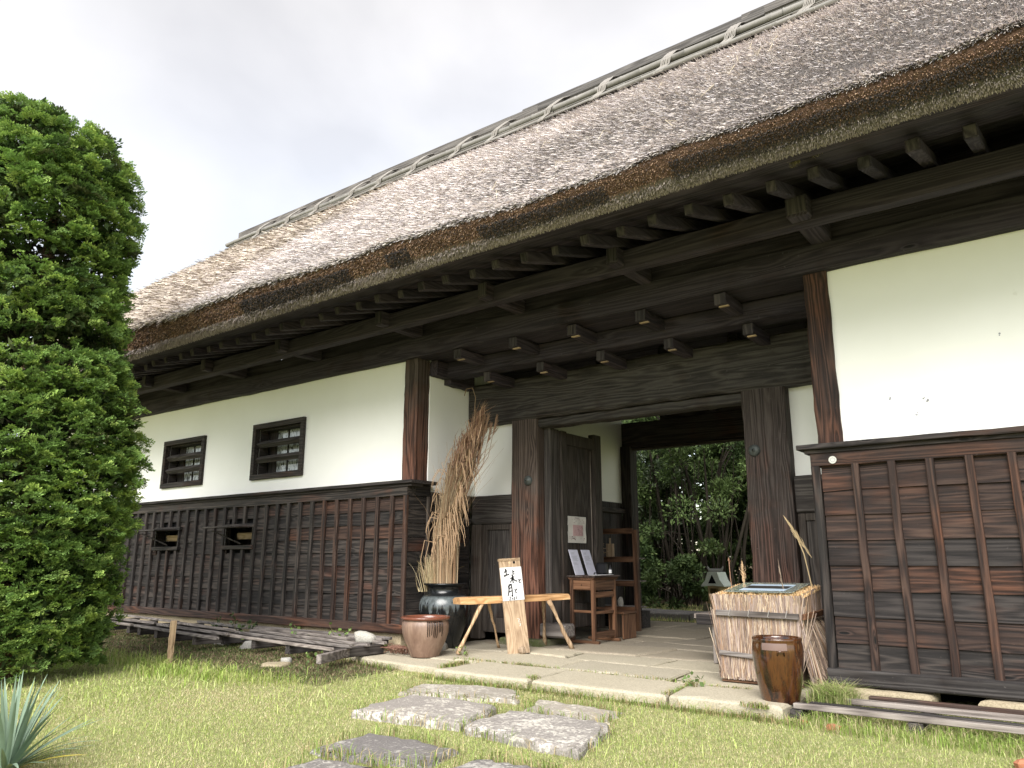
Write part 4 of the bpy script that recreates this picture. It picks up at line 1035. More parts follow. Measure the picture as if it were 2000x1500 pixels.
# ---- log bench
BN = thing('log_bench', 'bench of one thick yellow plank on splayed peeled branch legs', 'bench', (-5.25, 7.0, 0))
e0 = Vector((-5.49, 6.36, 0)); e1 = Vector((-4.87, 7.52, 0)); bd_ = (e1 - e0).normalized(); bn = Vector((-bd_.y, bd_.x, 0))   # away from viewer
L = (e1 - e0).length; V = []; F = []; n = 12
for q in range(n + 1):
    f = q / n; c_ = e0.lerp(e1, f); zt = .565 + .02 * f; zb = .495 + .03 * f
    wob = [rnd.uniform(-.005, .005) for _ in range(4)]
    if q == 0: ch = .03
    elif q == n: ch = .02
    else: ch = 0
    V += [c_ + bn * (0.0 + wob[0]) + Vector((0, 0, zb + ch * .2)), c_ + bn * (.0 + wob[1]) + Vector((0, 0, zt - .016 - ch * .3)), c_ + bn * (.022 + ch) + Vector((0, 0, zt + wob[2] * .4)), c_ + bn * (.21 - ch) + Vector((0, 0, zt + wob[3] * .4)), c_ + bn * .235 + Vector((0, 0, zt - .02)), c_ + bn * .22 + Vector((0, 0, zb))]
for q in range(n):
    for e in range(6): F.append((q*6 + e, q*6 + 6 + e, q*6 + 6 + (e+1) % 6, q*6 + (e+1) % 6))
F.append(tuple(range(6))); F.append(tuple(n*6 + e for e in range(5, -1, -1)))
def aligned_wood(kind, ang):
    """grain follows the given heading in the ground plane"""
    m0 = wood(kind, 'x'); m = m0.copy(); m.name = m0.name + '_turned'
    mp_ = [n_ for n_ in m.node_tree.nodes if n_.type == 'MAPPING'][0]
    tcn = [n_ for n_ in m.node_tree.nodes if n_.type == 'VECT_MATH'][0]
    pre = m.node_tree.nodes.new('ShaderNodeVectorRotate'); pre.rotation_type = 'Z_AXIS'; pre.inputs['Angle'].default_value = -ang
    m.node_tree.links.new(tcn.outputs[0], pre.inputs['Vector']); m.node_tree.links.new(pre.outputs[0], mp_.inputs['Vector']); return m
bang = math.atan2(bd_.y, bd_.x)
obj('seat', V, F, aligned_wood('new', bang), BN)
def leg(top, foot, r, knots=()):
    P = []; rr = []; top = Vector(top); foot = Vector(foot)
    for k in range(9):
        f = k / 8; p = top.lerp(foot, f) + Vector((rnd.uniform(-.006, .006), rnd.uniform(-.006, .006), 0)); P.append(p); rr.append(r * (.85 + .25 * math.sin(f * 5 + r * 90)) * (1.35 if k in knots else 1))
    V, F = tube(P, rr, 9); return obj('leg', V, F, wood('log', 'z'), BN, smooth=True)
leg((-5.40, 6.60, .505), (-5.535, 6.375, 0), .024); leg((-4.99, 7.27, .52), (-4.835, 7.49, 0), .027, (5,))
leg((-5.50, 6.72, .505), (-5.80, 6.72, 0), .024); leg((-5.12, 7.36, .52), (-5.30, 7.62, 0), .025)
leg((-5.48, 6.82, .505), (-5.57, 7.12, 0), .018)
# ---- sign plank with calligraphy
SG = thing('sign_plank', 'weathered plank with hand brushed white paper sign leaning on the yellow bench', 'sign', (-5.08, 6.84, 0))
sx_dir = bd_.copy(); foot = Vector((-5.07, 6.83, -.004)); up_ = (Vector((0, 0, 1.0)) + bn * .15 + bd_ * -.055).normalized(); nn = sx_dir.cross(up_).normalized()
sx_dir = up_.cross(nn).normalized()
SH, SW = .985, .245
def sp(u, v, d=0): return foot + sx_dir * u + up_ * v + nn * d    # nn points to the viewer side
if nn.dot(Vector((0, 0, .9)) - foot) < 0: nn = -nn
def prism(poly, d0, d1, fn):
    n = len(poly); V = [fn(u, v, d0) for u, v in poly] + [fn(u, v, d1) for u, v in poly]
    F = [tuple(range(n - 1, -1, -1)), tuple(range(n, 2 * n))] + [(i, (i + 1) % n, n + (i + 1) % n, n + i) for i in range(n)]
    return V, F
h = SW / 2
V, F = prism([(-h, 0), (h, 0), (h + .004, SH), (-h + .004, SH)], -.028, 0, sp); PLK = obj('plank', V, F, wood('sign', 'z'), SG)
V, F = prism([(-h - .003, SH - .02), (h + .005, SH - .02), (h + .006, SH + .006), (-h - .003, SH + .006)], -.03, .006, sp); obj('top_edge', V, F, wood('log', 'x'), SG)
V, F = tube([sp(.052, .945, .0005), sp(.052, .945, .003)], [.014, .014], 12); obj('knot_hole', V, F, M_dark, SG)
V, F = tube([sp(.0, .943, .0), sp(.0, .943, .002)], [.014, .012], 12); obj('knot', V, F, wood('log', 'x'), SG)
PB_, PT_ = .545, .895
V = []; F = []; nx, ny = 8, 12
for a in range(nx + 1):
    for b_ in range(ny + 1):
        u = -h - .004 + (SW + .012) * a / nx; v = PB_ + (PT_ - PB_) * b_ / ny; V.append(sp(u, v, .004 + .0016 * math.sin(a * 1.3 + b_ * .35) + .001 * math.sin(a * 2.9)))
for a in range(nx):
    for b_ in range(ny): q = a * (ny + 1) + b_; F.append((q, q + ny + 1, q + ny + 2, q + 1))
PAP = obj('paper', V, F, M_paper, SG, smooth=True)
def stroke(pts, w0, pw=None):
    """brush stroke as a flat ribbon; pts in paper units (0..1 right, 0..1 down)"""
    X = lambda p: (-h + p[0] * SW, PT_ - p[1] * (PT_ - PB_))
    P = []
    for i in range(len(pts) - 1):
        for f in (0, .33, .66): P.append((pts[i][0] + (pts[i+1][0] - pts[i][0]) * f, pts[i][1] + (pts[i+1][1] - pts[i][1]) * f))
    P.append(pts[-1]); P = [np.array(X(p)) for p in P]; n = len(P); V = []; F = []
    for i, p in enumerate(P):
        d = P[min(i + 1, n - 1)] - P[max(i - 1, 0)]; d /= np.linalg.norm(d) + 1e-9; s = np.array([-d[1], d[0]]); f = i / (n - 1)
        wv = w0 * (pw(f) if pw else (1.05 - .45 * math.sin(math.pi * f) * .6 - .35 * f))
        for sg in (-1, 1): q = p + s * wv * sg; V.append(sp(q[0], q[1], .0088))
    for i in range(n - 1): F.append((2*i, 2*i+1, 2*i+3, 2*i+2))
    return V, F
B = .0076
glyphs = {
 'kanji_earth': [([(.17, .145), (.33, .10)], B), ([(.245, .045), (.262, .16), (.272, .23)], B * 1.25), ([(.14, .26), (.28, .225), (.40, .218)], B * 1.2)],
 'kana_and': [([(.565, .095), (.60, .15)], B * .7), ([(.66, .125), (.60, .15), (.575, .185), (.63, .215), (.665, .205)], B * .85)],
 'kanji_tree': [([(.43, .345), (.64, .29)], B), ([(.545, .225), (.55, .35), (.555, .49)], B * 1.3), ([(.54, .34), (.48, .41), (.40, .46)], B), ([(.56, .335), (.64, .41), (.76, .435)], B * 1.2)],
 'kana_and_': [([(.825, .37), (.855, .42)], B * .7), ([(.93, .385), (.865, .42), (.835, .46), (.88, .49), (.92, .485)], B * .85)],
 'kanji_moon': [([(.32, .56), (.31, .70), (.235, .86)], B * 1.2), ([(.32, .55), (.455, .515), (.465, .70), (.46, .88), (.41, .85)], B * 1.25), ([(.33, .64), (.45, .61)], B * .9), ([(.325, .735), (.45, .71)], B * .9)],
 'kana_and__': [([(.59, .66), (.62, .71)], B * .7), ([(.70, .665), (.63, .71), (.60, .75), (.65, .785), (.685, .775)], B * .85)],
 'digit_two': [([(.30, .92), (.35, .885), (.375, .905), (.33, .95), (.27, .985), (.36, .975)], B * .42)],
 'digit_zero': [([(.45, .925), (.425, .95), (.445, .975), (.475, .95), (.45, .925)], B * .42)],
 'digit_two_': [([(.51, .93), (.55, .905), (.57, .92), (.535, .955), (.50, .98), (.575, .965)], B * .42)],
 'digit_six': [([(.665, .885), (.62, .93), (.62, .965), (.65, .965), (.665, .94), (.635, .935)], B * .42)]}
for k, ss in glyphs.items():
    mb = MB()
    for (p, w_) in ss: mb.add(*stroke(p, w_))
    mb.build(k.rstrip('_'), M_ink, PAP)
mb = MB()
for (p) in ([(0.02, .355), (.045, .345), (.03, .325), (.05, .32)], [(.03, .31), (.055, .30), (.04, .275)]):
    V, F = tube([sp(u, v, .002) for u, v in p], .003, 4); mb.add(V, F)
mb.build('chalk_scratch', M_paper, SG)
V, F = rock(tuple(foot + sx_dir * .005 + nn * .05 + Vector((0, 0, .028))), (.045, .032, .034), 4, .4); tag(obj('small_block', V, F, wood('sign', 'x'), smooth=False), 'small reddish block wedged at the foot of the sign plank', 'block')

# ---- school desk
DK = thing('wooden_desk', 'small old brown wooden desk standing against the open gate leaf', 'desk', (-5.1, 8.35, 0))
dx0, dx1, dy0, dy1 = -5.235, -4.895, 8.07, 8.60; dz = .755
wb = lambda a: wood('brown', a)
box('desk_top', dx0 - .045, dx1 + .03, dy0 - .02, dy1 + .06, dz, dz + .022, wood('post', 'y'), DK)
for i, (x, y) in enumerate(((dx0, dy0), (dx1 - .045, dy0), (dx0, dy1 - .045), (dx1 - .045, dy1 - .045))):
    box('leg', x, x + .045, y, y + .045, .035, dz - .03, wb('z'), DK)
box('drawer_box', dx0 + .002, dx1 - .002, dy0 + .012, dy1 - .01, dz - .15, dz - .03, wb('y'), DK)
box('drawer_front', dx0 + .05, dx1 - .05, dy0 + .004, dy0 + .011, dz - .142, dz - .036, wb('x'), DK)
V, F = tube([(dx0 + .17, dy0 + .004, dz - .09), (dx0 + .17, dy0 - .006, dz - .09)], .005, 8); obj('drawer_knob', V, F, M_dark, DK)
V, F = prism([(dx0 - .03, dz - .001), (dx1 + .015, dz - .001), (dx1 - .01, dz - .03), (dx0 + .0, dz - .03)], dy0 - .005, dy1 + .04, lambda u, v, d: (u, d, v)); obj('top_moulding', V, F, wb('y'), DK)
box('stretcher', dx0 + .045, dx1 - .045, dy0 + .01, dy0 + .035, .345, .375, wb('x'), DK); box('stretcher', dx1 - .035, dx1 - .01, dy0 + .045, dy1 - .045, .355, .385, wb('y'), DK) if False else None
box('stretcher', dx0 + .045, dx1 - .045, dy1 - .035, dy1 - .01, .36, .39, wb('x'), DK)
box('side_rail', dx1 - .04, dx1 - .006, dy0 + .045, dy1 - .045, dz - .235, dz - .17, wb('y'), DK)
box('side_rail', dx1 - .034, dx1 - .012, dy0 + .045, dy1 - .045, .33, .365, wb('y'), DK)
box('sled_foot', dx0 - .05, dx1 + .05, dy0 - .002, dy0 + .047, 0, .034, wb('x'), DK); box('sled_foot', dx0 - .05, dx1 + .05, dy1 - .047, dy1 + .002, 0, .034, wb('x'), DK)
box('foot_rail', dx1 - .04, dx1 - .006, dy0 + .048, dy1 - .048, .06, .13, wb('y'), DK)
# stool/box under desk
TB = thing('wooden_stool', 'low brown wooden stool tucked behind the desk', 'stool', (-5.0, 9.0, 0))
box('stool_side', -5.12, -5.095, 8.78, 9.10, .0, .30, wb('z'), TB); box('stool_side', -4.83, -4.805, 8.86, 9.06, 0, .30, wb('z'), TB) if False else box('stool_side', -4.93, -4.905, 8.78, 9.10, 0, .30, wb('z'), TB)
box('stool_seat', -5.14, -4.89, 8.76, 9.12, .30, .325, wb('y'), TB)
# papers on desk
BY0, BY1 = 8.06, 8.345
for q, (y, lb) in enumerate(((BY0, 'left of two pale printed boards leaning on the gate leaf above the desk'), (BY1, 'right of two pale printed boards leaning on the gate leaf above the desk'))):
    o_ = thing('display_board', lb, 'display board', (-5.06, y + .1, dz + .02), 'printed boards on the desk')
    p0 = Vector((-5.14, y, dz + .024)); vv = Vector((-.10, .0, .30)); uu = Vector((0, .195, 0)); n_ = uu.cross(vv).normalized()
    fn = lambda u, v, d, p0=p0, uu=uu, vv=vv, n_=n_: p0 + uu * u + vv * v + n_ * d
    V, F = prism([(0, 0), (1, 0), (1, 1), (0, 1)], 0, .007, fn); obj('board', V, F, M_card, o_)
    mb = MB()
    for k, wd in enumerate([.35, .3, 0, .6, .55, .6, .5, .6, 0, .35, .5]):
        if wd: V, F = prism([(.16, .88 - k * .045), (.16 + wd, .88 - k * .045), (.16 + wd, .868 - k * .045), (.16, .868 - k * .045)], .0072, .008, fn); mb.add(V, F)
    mb.build('printed_text', M_grey, o_)
tag(box('paper_sheet', -5.02, -4.90, 8.16, 8.56, dz + .0225, dz + .027, M_paper), 'white sheet lying flat at the front of the desk', 'paper')
tag(box('black_stand', -5.18, -5.02, 8.58, 8.64, dz + .023, dz + .17, M_blackp, b=.02), 'black upright holder at the back of the desk', 'holder')
bt = thing('small_bottle', 'small dark bottle with a white label on the desk', 'bottle', (-4.97, 8.59, dz + .022))
V, F = lathe([(.0, 0), (.018, 0), (.019, .004), (.019, .075), (.012, .09), (.008, .095), (.008, .12), (.0, .121)], (-4.965, 8.59, dz + .0225), 16); obj('bottle_body', V, F, M_blackp, bt, smooth=True)
V, F = lathe([(.0195, .02), (.0195, .062)], (-4.965, 8.59, dz + .0225), 16); obj('bottle_label', V, F, M_paper, bt, smooth=True)
V, F = tube([(-4.99, 8.24, dz + .03), (-4.985, 8.25, dz + .052), (-4.98, 8.28, dz + .045), (-4.96, 8.36, dz + .034), (-4.955, 8.40, dz + .05)], [.010, .008, .003, .002, .002], 6); tag(obj('pen_stand', V, F, M_blackp), 'small black pen on its rest between the boards and the sheet', 'pen')
# poster on leaf
PO = thing('notice_poster', 'creased printed notice with a reddish picture pinned on the gate leaf', 'poster', (-5.27, 8.29, 1.33))
V = []; F = []
for a in range(9):
    for b_ in range(9):
        y = 8.085 + .425 * a / 8; z = 1.165 + .325 * b_ / 8; V.append((-5.262 + .004 * math.sin(b_ * 1.1) + (.006 if a == 4 else 0) + .004 * (a in (0, 8)), y, z))
for a in range(8):
    for b_ in range(8): q = a * 9 + b_; F.append((q, q + 9, q + 10, q + 1))
obj('poster_sheet', V, F, flat_mat('poster_paper', (.62, .60, .56), .8, .1), PO, smooth=True)
box('poster_picture', -5.2545, -5.2525, 8.20, 8.43, 1.25, 1.385, M_pink, PO, b=.0003)
mb = MB()
for k in range(70):
    y = 8.215 + .2 * rnd.random() ; z = 1.26 + .115 * rnd.random(); y = 8.215 + .2 * max(rnd.random(), rnd.random()); mb.add(*cbox(-5.2522, -5.2515, y, y + rnd.uniform(.004, .014), z, z + .004, .0002))
for k in range(34):
    y = 8.12 + .35 * rnd.random(); z = rnd.choice([1.20, 1.215, 1.235, 1.41, 1.43, 1.45, 1.47]); s_ = rnd.choice([.006, .02]); mb.add(*cbox(-5.2535, -5.2515, y, y + s_, z, z + rnd.choice([.004, .01]), .0002))
mb.add(*cbox(-5.2535, -5.2515, 8.26, 8.34, 1.468, 1.474, .0002))
mb.build('poster_print', flat_mat('poster_ink', (.20, .12, .13)), PO)

# ---- shelf rack in the passage
RK = thing('shelf_rack', 'open brown wooden rack of shelves along the passage wall', 'shelf', (-5.6, 9.95, 0))
rx0, rx1, ry0, ry1 = -6.36, -5.26, 9.86, 10.9
box('upright', rx1 - .07, rx1, ry0, ry0 + .06, 0, 1.38, wb('z'), RK); box('upright', rx0, rx0 + .07, ry0, ry0 + .06, 0, 1.38, wb('z'), RK)
box('upright', rx1 - .07, rx1, ry1 - .06, ry1, 0, 1.32, wb('z'), RK) if False else None
for z in (1.325, .93, .60, .245):
    box('shelf_rail', rx0 + .07, rx1 - .07, ry0 + .005, ry0 + .045, z, z + .075, wb('x'), RK)
for z in (.97, .655, .30): box('shelf_board', rx0 + .02, rx1 - .08, ry0 + .046, ry0 + .40, z, z + .02, wood('grey', 'x'), RK)
t_ = box('grey_block', -5.80, -5.69, 9.93, 9.98, .991, 1.19, wood('sign', 'z')); tag(t_, 'upright pale wooden block on the top shelf of the rack', 'block')
V, F = tube([(-5.745, 9.955, 1.19), (-5.745, 9.955, 1.27)], .014, 8); obj('peg', V, F, wood('sign', 'z'), t_)
mb = MB()
for k in range(26):
    x = rnd.uniform(-6.05, -5.86); z = rnd.uniform(1.0, 1.16); V, F = tube([(x, 9.95, z), (x + rnd.uniform(-.08, .08), 9.96, z + rnd.uniform(-.03, .06)), (x + rnd.uniform(-.1, .1), 9.98, z + rnd.uniform(-.03, .08))], .007, 5); mb.add(V, F)
tag(mb.build('driftwood_pile', wood('sign', 'x')), 'small heap of twisted driftwood on the top shelf of the rack', 'driftwood')
V, F = rock((-5.62, 10.0, .37), (.05, .03, .07), 3); tag(obj('small_carving', V, F, M_rock, smooth=True), 'small pale stone figure on the lowest shelf of the rack', 'stone')
V, F = rock((-5.75, 9.98, .69), (.05, .03, .015), 5); tag(obj('flat_stone', V, F, M_rock, smooth=True), 'flat grey stone lying on the middle shelf of the rack', 'stone')
hb_ = thing('timber_block', 'dark squared timber lying under the rack by the passage wall', 'timber', (-5.95, 10.4, 0))
V, F = hewn(-6.3, -5.45, 10.3, 10.55, 0, .24, 'x', 6, .005, .01); obj('timber', V, F, wood('black', 'x'), hb_)

# ---- low bench on the right behind the straw box
LBn = thing('low_bench', 'low weathered grey bench whose end shows behind the straw covered box', 'bench', (-2.75, 7.45, 0))
box('seat_plank', -3.29, -2.2, 7.28, 7.62, .405, .45, wood('grey', 'x'), LBn); box('seat_edge', -3.26, -2.2, 7.262, 7.279, .35, .447, wood('black', 'x'), LBn)
for x in (-3.12, -2.35):
    box('leg', x, x + .07, 7.30, 7.36, 0, .404, wood('grey', 'z'), LBn); box('leg', x, x + .07, 7.55, 7.61, 0, .404, wood('grey', 'z'), LBn)
box('stretcher', -3.05, -2.35, 7.31, 7.35, .15, .20, wood('grey', 'x'), LBn)
tag(box('folded_cloth', -3.08, -2.78, 7.33, 7.5, .4505, .468, flat_mat('blue_grey_cloth', (.13, .19, .21)), b=.008), 'folded blue grey cloth lying on the low bench', 'cloth')

# ---- straw covered box with glass top
SB = thing('straw_box', 'square stand clad in upright straw bound with wooden laths, glass on top', 'straw stand', (-2.3, 6.6, 0))
bx0, bx1, by0, by1, bz = -2.63, -1.98, 6.32, 6.86, .675
tz = lambda y: (y - by0) * .12
V, F = cbox(bx0 + .03, bx1 - .02, by0 + .02, by1, .01, bz - .02, .01); V[:, 2] += np.where(V[:, 2] > .4, tz(V[:, 1]), 0); obj('core', V, F, flat_mat('dark_straw', (.12, .085, .06)), SB)
g = np.random.default_rng(71)
def clad(n, face):
    P = []; D = []; W = []
    s = g.random(n); z0 = np.where(g.random(n) < .5, .02 + g.random(n) * .1, .08 + g.random(n) * .45); Ls = np.minimum(.15 + g.random(n) * .4, bz + .005 - z0)
    upper = (z0 + Ls > .40)
    if face == 'front':
        x = bx0 + (bx1 - bx0) * s; y = by0 - .010 - .010 * g.random(n); flare = np.clip((.30 - z0) / .3, 0, 1) * .02
        P = np.stack([x, y - flare, z0], 1); D = np.stack([g.normal(0, .06, n) * Ls * 2, flare * .8, Ls], 1)
        W = np.stack([np.ones(n), g.normal(0, .5, n), np.zeros(n)], 1)
    elif face == 'left':
        y = by0 + (by1 - by0) * s; x = bx0 - .012 - .01 * g.random(n); P = np.stack([x, y, z0], 1); D = np.stack([g.normal(0, .03, n), g.normal(0, .03, n), Ls], 1); W = np.stack([g.normal(0, .5, n), np.ones(n), np.zeros(n)], 1)
    else:
        y = by0 + (by1 - by0) * s; low = z0 < .40; fl = np.where(low, (.46 - z0) * .56 * g.uniform(.5, 1.1, n), .0) * (y - by0 + .12) / .5
        x = bx1 + .012 + .012 * g.random(n); P = np.stack([x + fl, y - fl * .2, z0], 1); zt = np.where(low, np.minimum(z0 + Ls, .50), z0 + Ls); D = np.stack([-fl * .95, g.normal(0, .02, n), zt - z0], 1); W = np.stack([g.normal(0, .5, n), np.ones(n), np.zeros(n)], 1)
        D[:, 2] += np.where(low, 0, tz(y))
    W /= np.linalg.norm(W, axis=1, keepdims=True); W *= (.0032 + .002 * g.random((n, 1)))
    V = np.stack([P - W, P + W, P + D + W * .7, P + D - W * .7], 1).reshape(-1, 3); F = np.arange(4 * n).reshape(-1, 4)
    pal = np.array([(.30, .22, .17), (.40, .31, .23), (.22, .165, .14), (.50, .40, .29), (.34, .27, .24), (.26, .17, .11)])
    c = pal[g.integers(0, 6, n)] * g.uniform(.75, 1.2, (n, 1))
    obj('straw_cladding', V, F, M_straw, SB, col=np.repeat(c, 4, 0), kind='stuff')
clad(4200, 'front'); clad(1600, 'left'); clad(4200, 'right')
n = 3800   # cut straw ends round the top edge
x = bx0 - .02 + (bx1 - bx0 + .05) * g.random(n); y = by0 - .02 + (by1 - by0 + .03) * g.random(n); P = np.stack([x, y, bz - .03 + .02 * g.random(n) + tz(y)], 1)
D = np.stack([g.normal(0, .008, n), g.normal(0, .008, n), .020 + .014 * g.random(n)], 1); W = g.normal(0, 1, (n, 3)); W[:, 2] = 0; W /= np.linalg.norm(W, axis=1, keepdims=True); W *= .0035
V = np.stack([P - W, P + W, P + D + W, P + D - W], 1).reshape(-1, 3); c = np.array([(.60, .40, .20), (.68, .50, .29), (.50, .31, .15)])[g.integers(0, 3, n)]
obj('straw_ends', V, np.arange(4 * n).reshape(-1, 4), M_straw, SB, col=np.repeat(c, 4, 0), kind='stuff')
bar('lath', (bx0 - .01, by0 - .045, .535), (bx1 + .012, by0 - .045, .525), .022, .045, wood('grey', 'x'), SB); bar('lath', (bx1 + .05, by0 - .05, .525), (bx1 + .055, by1, .54), .025, .045, wood('brown', 'y'), SB)
bar('lath', (bx0 + .0, by0 - .045, .225), (bx1 - .25, by0 - .047, .20), .02, .036, wood('grey', 'x'), SB); bar('bottom_lath', (bx0, by0 - .012, .008), (bx1, by0 - .012, .008), .02, .018, wood('brown', 'x'), SB)
mb = MB()
for x in (-2.52, -2.36, -2.20, -2.06): V, F = tube([(x, by0 - .03, .565), (x + .004, by0 - .062, .552), (x - .004, by0 - .064, .515), (x + .005, by0 - .03, .50)], .0035, 5); mb.add(V, F)
mb.build('cord', M_tie, SB)
gm, t, b = newmat('sheet_glass', .03, .8); b.inputs['Transmission Weight'].default_value = .85; b.inputs['Base Color'].default_value = (.75, .85, .80, 1); b.inputs['IOR'].default_value = 1.45
GT = thing('glass_plate', 'glass plate lying on the straw covered box', 'glass', (-2.3, 6.6, bz + .02))
V, F = cbox(bx0 + .05, bx1 - .04, by0 + .0, by1 - .05, bz + .024, bz + .031, .002); V[:, 2] += tz(V[:, 1]); obj('glass_sheet', V, F, gm, GT)
ph = thing('landscape_print', 'blue and black landscape print lying on the glass plate', 'print', (-2.22, 6.55, bz + .012))
V, F = cbox(-2.47, -2.10, 6.38, 6.70, bz + .0318, bz + .0335, .0004); V[:, 2] += tz(V[:, 1]); obj('print_sheet', V, F, flat_mat('print_blue', (.40, .50, .60), .4, .3), ph)
V, F = cbox(-2.465, -2.105, 6.47, 6.61, bz + .0337, bz + .0345, .0003); V[:, 2] += tz(V[:, 1]); obj('print_band', V, F, flat_mat('print_dark', (.035, .033, .03), .4, .3), ph)
# stalks standing by the box
def plume(name, label, pts, r0, pl, w_, colr, n=70):
    P = [Vector(p) for p in pts]; V, F = tube(P, r0, 5); T_ = thing(name, label, 'dried grass', tuple(P[0])); obj('stem', V, F, flat_mat('stem_' + label[:8], colr), T_); mb = MB(); top = P[-1]; d = (P[-1] - P[-2]).normalized()
    for k in range(n):
        f = k / n; p = top - d * pl * (1 - f); s_ = w_ * math.sin(math.pi * min(1, .15 + f * .85)); q = p + Vector((rnd.gauss(0, s_), rnd.gauss(0, s_), 0)); V, F = tube([p, q + d * pl * .12, q + d * pl * .22], [.0018, .002, .0008], 3, False); mb.add(V, F)
    mb.build('seed_head', flat_mat('head_' + label[:8], colr), T_)
plume('pampas_stalk', 'pale plume with reddish stem at the left rear of the straw box', [(-2.56, 6.8, .66), (-2.585, 6.8, .8), (-2.59, 6.8, .92)], .004, .18, .012, (.60, .42, .25))
plume('pampas_stalk', 'tall thin drooping seed stalk beside the big right gate post', [(-1.98, 6.75, .68), (-2.03, 6.75, 1.0), (-2.09, 6.75, 1.18), (-2.14, 6.74, 1.27)], .005, .34, .010, (.46, .35, .20), 90)
plume('pampas_stalk', 'short brown stalk with red tip nearest the shrine', [(-2.72, 6.9, .5), (-2.745, 6.9, .8), (-2.75, 6.9, .97)], .0045, .06, .006, (.30, .17, .11), 20)
plume('pampas_stalk', 'thin dark stalk crossing the glass at the right rear', [(-2.12, 6.45, .70), (-2.14, 6.45, .82), (-2.15, 6.45, .93)], .002, .20, .004, (.26, .20, .15), 30)

# ================================================================== lattice pallets (duckboards)
def pallet(label, loc, x0, x1, y0, y1, z, nslat, kind='grey', skew=0., joists=4, endb=True, sl=.05, stag=0.):
    Pp = thing('duckboard', label, 'duckboard', ((x0 + x1) / 2, (y0 + y1) / 2, z - .12), 'weathered duckboards along the wall')
    for q in range(nslat):
        y = y0 + (y1 - y0) * q / max(1, nslat - 1); a = x0 + rnd.uniform(-.06, .06); b_ = x1 - stag * q
        bar('slat', (a, y + skew * (a - x1), z + rnd.uniform(-.004, .004)), (b_, y + skew * (b_ - x1), z + rnd.uniform(-.004, .004)), sl, .030, wood(kind, 'x'), Pp)
    for q in range(joists):
        x = x0 + .12 + (x1 - x0 - .22 - stag * 1.5) * q / max(1, joists - 1)
        bar('joist', (x, y0 - .005 + skew * (x - x1), z - .063), (x, y1 + .03 + skew * (x - x1), z - .063), .075, .095, wood('gate', 'y'), Pp)
    return Pp
p1 = pallet('nearest duckboard with a broad grey beam across its end by the clay pot', 0, -8.6, -6.22, 5.28, 6.0, .10, 4, skew=-.115)
bar('end_beam', (-6.10, 5.02, .035), (-6.50, 6.05, .045), .055, .085, wood('grey', 'y'), p1, b=.006)
pallet('middle duckboard of grey slats behind the upright stake', 0, -10.35, -7.95, 5.12, 6.0, .115, 4, skew=-.14, stag=.32)
pallet('farthest duckboard of dark slats next to the foot of the clipped tree', 0, -12.6, -10.45, 5.45, 6.1, .12, 3, skew=-.10)
pallet('second row duckboard tight against the wall sill', 0, -9.6, -6.55, 6.28, 6.40, .10, 2, 'grey')
pr_ = thing('duckboard', 'long low duckboard of four grey slats in the grass under the right wing', 'duckboard', (-.3, 5.9, -.15), 'weathered duckboards along the wall')
for q, (y, z, a) in enumerate(((5.54, .000, -1.82), (5.70, -.010, -1.76), (5.93, .000, -1.62), (6.13, .000, -1.48))):
    bar('slat', (a, y + .02, z), (3, y - .06, z + .004), .055 if q != 2 else .07, .035, wood('grey' if q in (0, 2) else ('gate' if q == 1 else 'post'), 'x'), pr_)
for x in (-1.80, -1.08, -.42, .5): bar('joist', (x, 5.52, -.065), (x, 6.2, -.06), .085, .085, wood('gate', 'y'), pr_)
V, F = hewn(-7.965, -7.915, 4.56, 4.61, -.16, .335, 'z', 8, .006, .008); tag(obj('stake', V, F, wood('log', 'z')), 'short square wooden stake standing upright in the lawn', 'stake')
V, F = rock((-6.55, 6.02, .13), (.12, .09, .07), 9, .2); tag(obj('garden_stone', V, F, M_rock, smooth=True), 'whitish stone lying on the nearest duckboard', 'stone')
for q, (x, y, z, s, lb) in enumerate(((-8.75, 5.72, -.06, .10, 'grey stone under the near end of the middle duckboard'), (-8.2, 5.72, -.05, .10, 'lichened grey stone under the nearest duckboard'), (-6.85, 5.22, -.05, .045, 'round grey pebble before the nearest duckboard'), (-6.85, 5.08, -.085, .12, 'flat pale stone at the lawn edge below the round pebble'), (-6.1, 6.55, .0, .15, 'rough stone on the paving behind the black vase'))):
    V, F = rock((x, y, z), (s * 1.2, s, s * (.75 if q != 3 else .28)), q + 20, .5); tag(obj('garden_stone', V, F, M_rock if q != 3 else M_found, smooth=True), lb, 'stone')
for q, (x, y, s, lb) in enumerate(((-1.52, 5.35, .028, 'small orange brick fragment in the grass before the right duckboard'), (-.48, 5.02, .045, 'larger orange brick fragment at the right edge of the picture'), (-1.72, 5.42, .016, 'tiny orange brick chip left of the small fragment'))):
    V, F = rock((x, y, float(gz(x, y)) + s * .3), (s * 1.5, s, s * .8), q + 50, .5, (8, 5)); tag(obj('brick_fragment', V, F, M_brick), lb, 'brick')

# ================================================================== background behind the gate
M_path = stone_mat('far_path_stone', (.22, .20, .19), (.32, .30, .28), (.45, .43, .38), .2)
for k in range(12):
    x = -13 + k * .98; V, F = slab([(x, 13.4 + .1 * math.sin(k)), (x + .93, 13.45 + .08 * math.sin(k * 2)), (x + .93, 14.35), (x, 14.3 + .1 * math.cos(k))], -.25, .02 + .01 * math.sin(k * 3), .02, .03, k + 100)
    o = obj('kerb_stone', V, F, M_path); o['kind'] = 'structure'
V, F = slab([(-11.2, 16.6), (-9.0, 16.4), (-9.0, 17.0), (-11.2, 17.2)], -.2, .28, .04, .04, 4); tag(obj('mossy_block', V, F, M_moss), 'long mossy stone block at the foot of the shrubs behind the gate', 'stone block')
